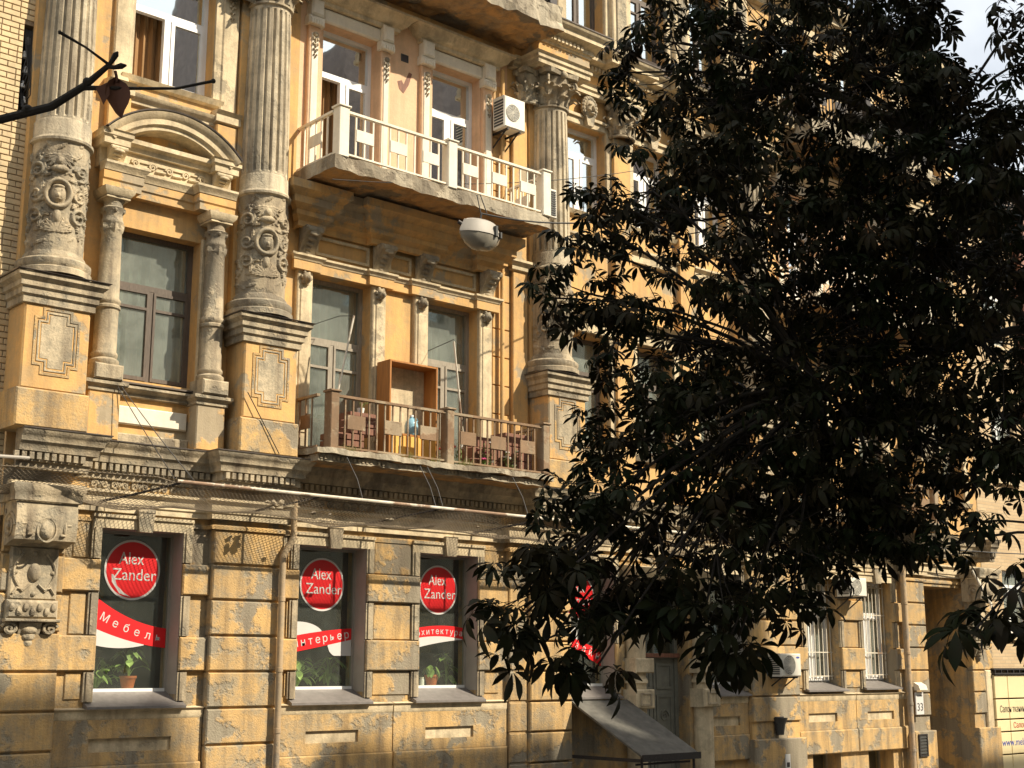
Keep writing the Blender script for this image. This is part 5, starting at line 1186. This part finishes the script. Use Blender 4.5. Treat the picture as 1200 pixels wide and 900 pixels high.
# ---------------------------------------------------------------- street lamp hung on a cable, cables
t = thing('hanging_street_lamp', 'grey hanging street lamp with frosted bowl below the white balcony', 'lamp', (11.62, -2.2, 7.35))
lm = MB(); c = Vector((11.62, -2.2, 7.55))
def oct_ring(w, d, z, n=12): return [(c.x+w*math.cos(2*math.pi*i/n)*(.92+.12*abs(math.cos(4*math.pi*i/n))), c.y+d*math.sin(2*math.pi*i/n), c.z+z) for i in range(n)]
def loft(rings):
    mb = MB(); n = len(rings[0]); mb.v = [p for r_ in rings for p in r_]; mb.f = [(i*n+j, i*n+(j+1) % n, (i+1)*n+(j+1) % n, (i+1)*n+j) for i in range(len(rings)-1) for j in range(n)]+[tuple(range(n-1, -1, -1)), tuple(range((len(rings)-1)*n, len(rings)*n))]; return mb
part('housing', loft([oct_ring(.35, .19, -.01), oct_ring(.345, .185, .03), oct_ring(.28, .15, .17), oct_ring(.22, .11, .20)]), LINING, t)
part('bowl', loft([oct_ring(.02, .02, -.21), oct_ring(.16, .10, -.195), oct_ring(.26, .15, -.13), oct_ring(.325, .175, -.06), oct_ring(.335, .18, -.012)]), LAMPG, t)
part('clip', MB().cbox(c.x+.12, c.x+.16, c.y-.20, c.y-.13, c.z-.03, c.z+.12, .004).cbox(c.x+.24, c.x+.27, c.y-.16, c.y-.10, c.z-.03, c.z+.06, .004), GRILL, t, smooth=False)
part('mount', MB().tube([(c.x-.30, c.y+.02, c.z+.10), (c.x-.36, c.y+.04, c.z+.13)], .03, 8).tube([(c.x, c.y, c.z+.19), (c.x+.02, c.y, c.z+.32)], .015, 6), IRON, t)
def cable(pts, r, label, name='cable'): return tag(part(name, MB().tube(pts, r, 5), WIRE), label, 'cable', 'cables on the facade')
def sag(a, b, s, n=10): a, b = Vector(a), Vector(b); return [tuple(a.lerp(b, i/n)+Vector((0, 0, -4*s*(i/n)*(1-i/n)))) for i in range(n+1)]
cable(sag((11.64, -2.2, 7.87), (16.2, -1.9, 9.2), .25, 12), .013, 'black cable running from the hanging lamp to the right')
cable([(11.64, -2.2, 7.85), (11.60, -2.2, 7.98), (11.56, -2.2, 8.12), (11.62, -2.2, 8.14), (11.70, -2.2, 7.98), (11.74, -2.2, 7.90)], .008, 'small loop of cable above the hanging lamp')
cable(sag((9.9, -1.1, 8.25), (16.6, -.6, 10.2), .15, 10), .006, 'thin cable crossing in front of the white balcony')
cable(sag((7.38, -.3, 5.15), (8.11, -.95, 3.95), .02, 5), .006, 'thin wire from the aedicule ledge down to the net pipe')
cable(sag((7.33, -.3, 5.15), (7.85, -.95, 3.95), .02, 5), .006, 'second thin wire left of the first, down to the net pipe')
cable(sag((9.05, -.53, 5.25), (9.55, -.55, 4.48), .0, 3), .007, 'wire slanting across the pedestal left of the wooden balcony')
cable(sag((24.0, -.4, 4.2), (34, -.9, 4.6), .2, 8), .012, 'cable in front of the pale brick building')
cable([(20.0, -.2, 1.75), (19.85, -.22, 1.70), (19.6, -.16, 1.72)], .018, 'cable loop beside the low air conditioner')

# ---------------------------------------------------------------- street-level fittings
t = thing('entrance_canopy', 'sloping dark sheet canopy over the basement stairs beside the door', 'canopy', (15.95, -1.6, -.4))
part('sheet', MB().profx([(-.1, 1.20), (-1.62, .42), (-1.62, .39), (-.1, 1.165)], 15.30, 16.58), CAN, t, smooth=False)
part('fascia', MB().box(15.29, 16.59, -1.645, -1.62, .34, .44).box(15.27, 15.30, -1.62, -.1, .33, .38), IRON, t, smooth=False)
for x in (15.36, 16.52): part('post', MB().tube([(x, -1.55, .42), (x, -1.55, -.5)], .02, 8), IRON, t)
part('rail', MB().box(15.3, 16.5, -1.5, -1.47, .28, .31), IRON, t, smooth=False); part('brace', MB().tube([(15.34, -.15, .35), (15.34, -1.5, .36)], .016, 6), PIPE, t)
t = thing('house_number_plate', 'white house number plate with a lamp on the gateway pier', 'plate', (24.93, -.22, .9))
part('plate', MB().cbox(24.80, 25.08, -.25, -.225, .78, 1.22, .006), WST, t, smooth=False); part('lamp_box', MB().profx([(-.22, 1.26), (-.36, 1.27), (-.33, 1.36), (-.22, 1.42)], 24.80, 25.08), PIPE, t, smooth=False)
lettering('number', [('33', .22, 24.94, .86, .20, None)], -.251, GRILL, t); part('street_line', MB().box(24.85, 25.03, -.252, -.2495, 1.14, 1.165), GRILL, t, smooth=False)
t = thing('notice_board', 'dark slatted notice board low on the gateway pier', 'board', (25.0, -.25, -.05)); part('frame', MB().ring([(24.85, -.04), (25.16, -.04), (25.16, .40), (24.85, .40)], [(24.88, 0), (25.13, 0), (25.13, .37), (24.88, .37)], -.25, -.22), IRON, t, smooth=False)
for k in range(6): part('slat', MB().cbox(24.88, 25.13, -.24, -.22, .01+k*.06, .055+k*.06, .004), GRILL, t, smooth=False)
t = thing('wall_vase', 'dark metal half-vase fixed to the pier below the low air conditioner', 'vase', (20.48, -.2, .55)); part('bowl', MB().lathe([(0, .52), (.07, .52), (.10, .70), (.15, .82), (.13, .82), (.08, .70)], 20.48, -.16, 18), GRILL, t); part('back_plate', MB().cbox(20.36, 20.60, -.17, -.14, .6, .84, .006), IRON, t, smooth=False)
t = thing('flag_holder', 'rusty flagpole holder on the console right of the gateway', 'holder', (27.1, -.4, 3.6)); part('tube', MB().tube([(26.95, -.45, 3.75), (26.75, -.95, 3.0)], .03, 8), PIPE, t); part('loop', MB().tube([(26.76, -.93, 3.02), (26.70, -.98, 2.9), (26.64, -1.05, 2.72), (26.70, -1.08, 2.70), (26.74, -1.0, 2.88), (26.76, -.95, 3.0)], .014, 5), PIPE, t)
t = thing('wall_notice', 'small white notice fixed low on the pier left of the basement windows', 'notice', (20.6, -.24, .0)); part('sheet', MB().cbox(20.52, 20.66, -.235, -.22, -.08, .18, .003), WST, t, smooth=False); part('slot', MB().box(20.55, 20.63, -.24, -.234, -.04, .04), INKB, t, smooth=False)
t = thing('wall_vent', 'square dark vent in the apricot wall between the upper balcony doors', 'vent', (11.95, 0, 10.9)); part('frame', MB().ring([(11.84, 10.98), (11.98, 10.98), (11.98, 11.10), (11.84, 11.10)], [(11.855, 10.995), (11.965, 10.995), (11.965, 11.085), (11.855, 11.085)], -.012, 0), GRILL, t, smooth=False); part('mesh_plate', MB().box(11.855, 11.965, -.004, 0, 10.995, 11.085), INKB, t, smooth=False)
t = thing('stain_patch', 'brown heart-like tick of old paint on the apricot wall', 'patch', (11.9, 0, 10.4)); part('stroke', MB().prism([(11.78, 10.62), (11.86, 10.66), (11.90, 10.60), (12.0, 10.83), (12.06, 10.82), (12.0, 10.62), (11.90, 10.45), (11.82, 10.50)], -.004, 0), BOXW, t, smooth=False)
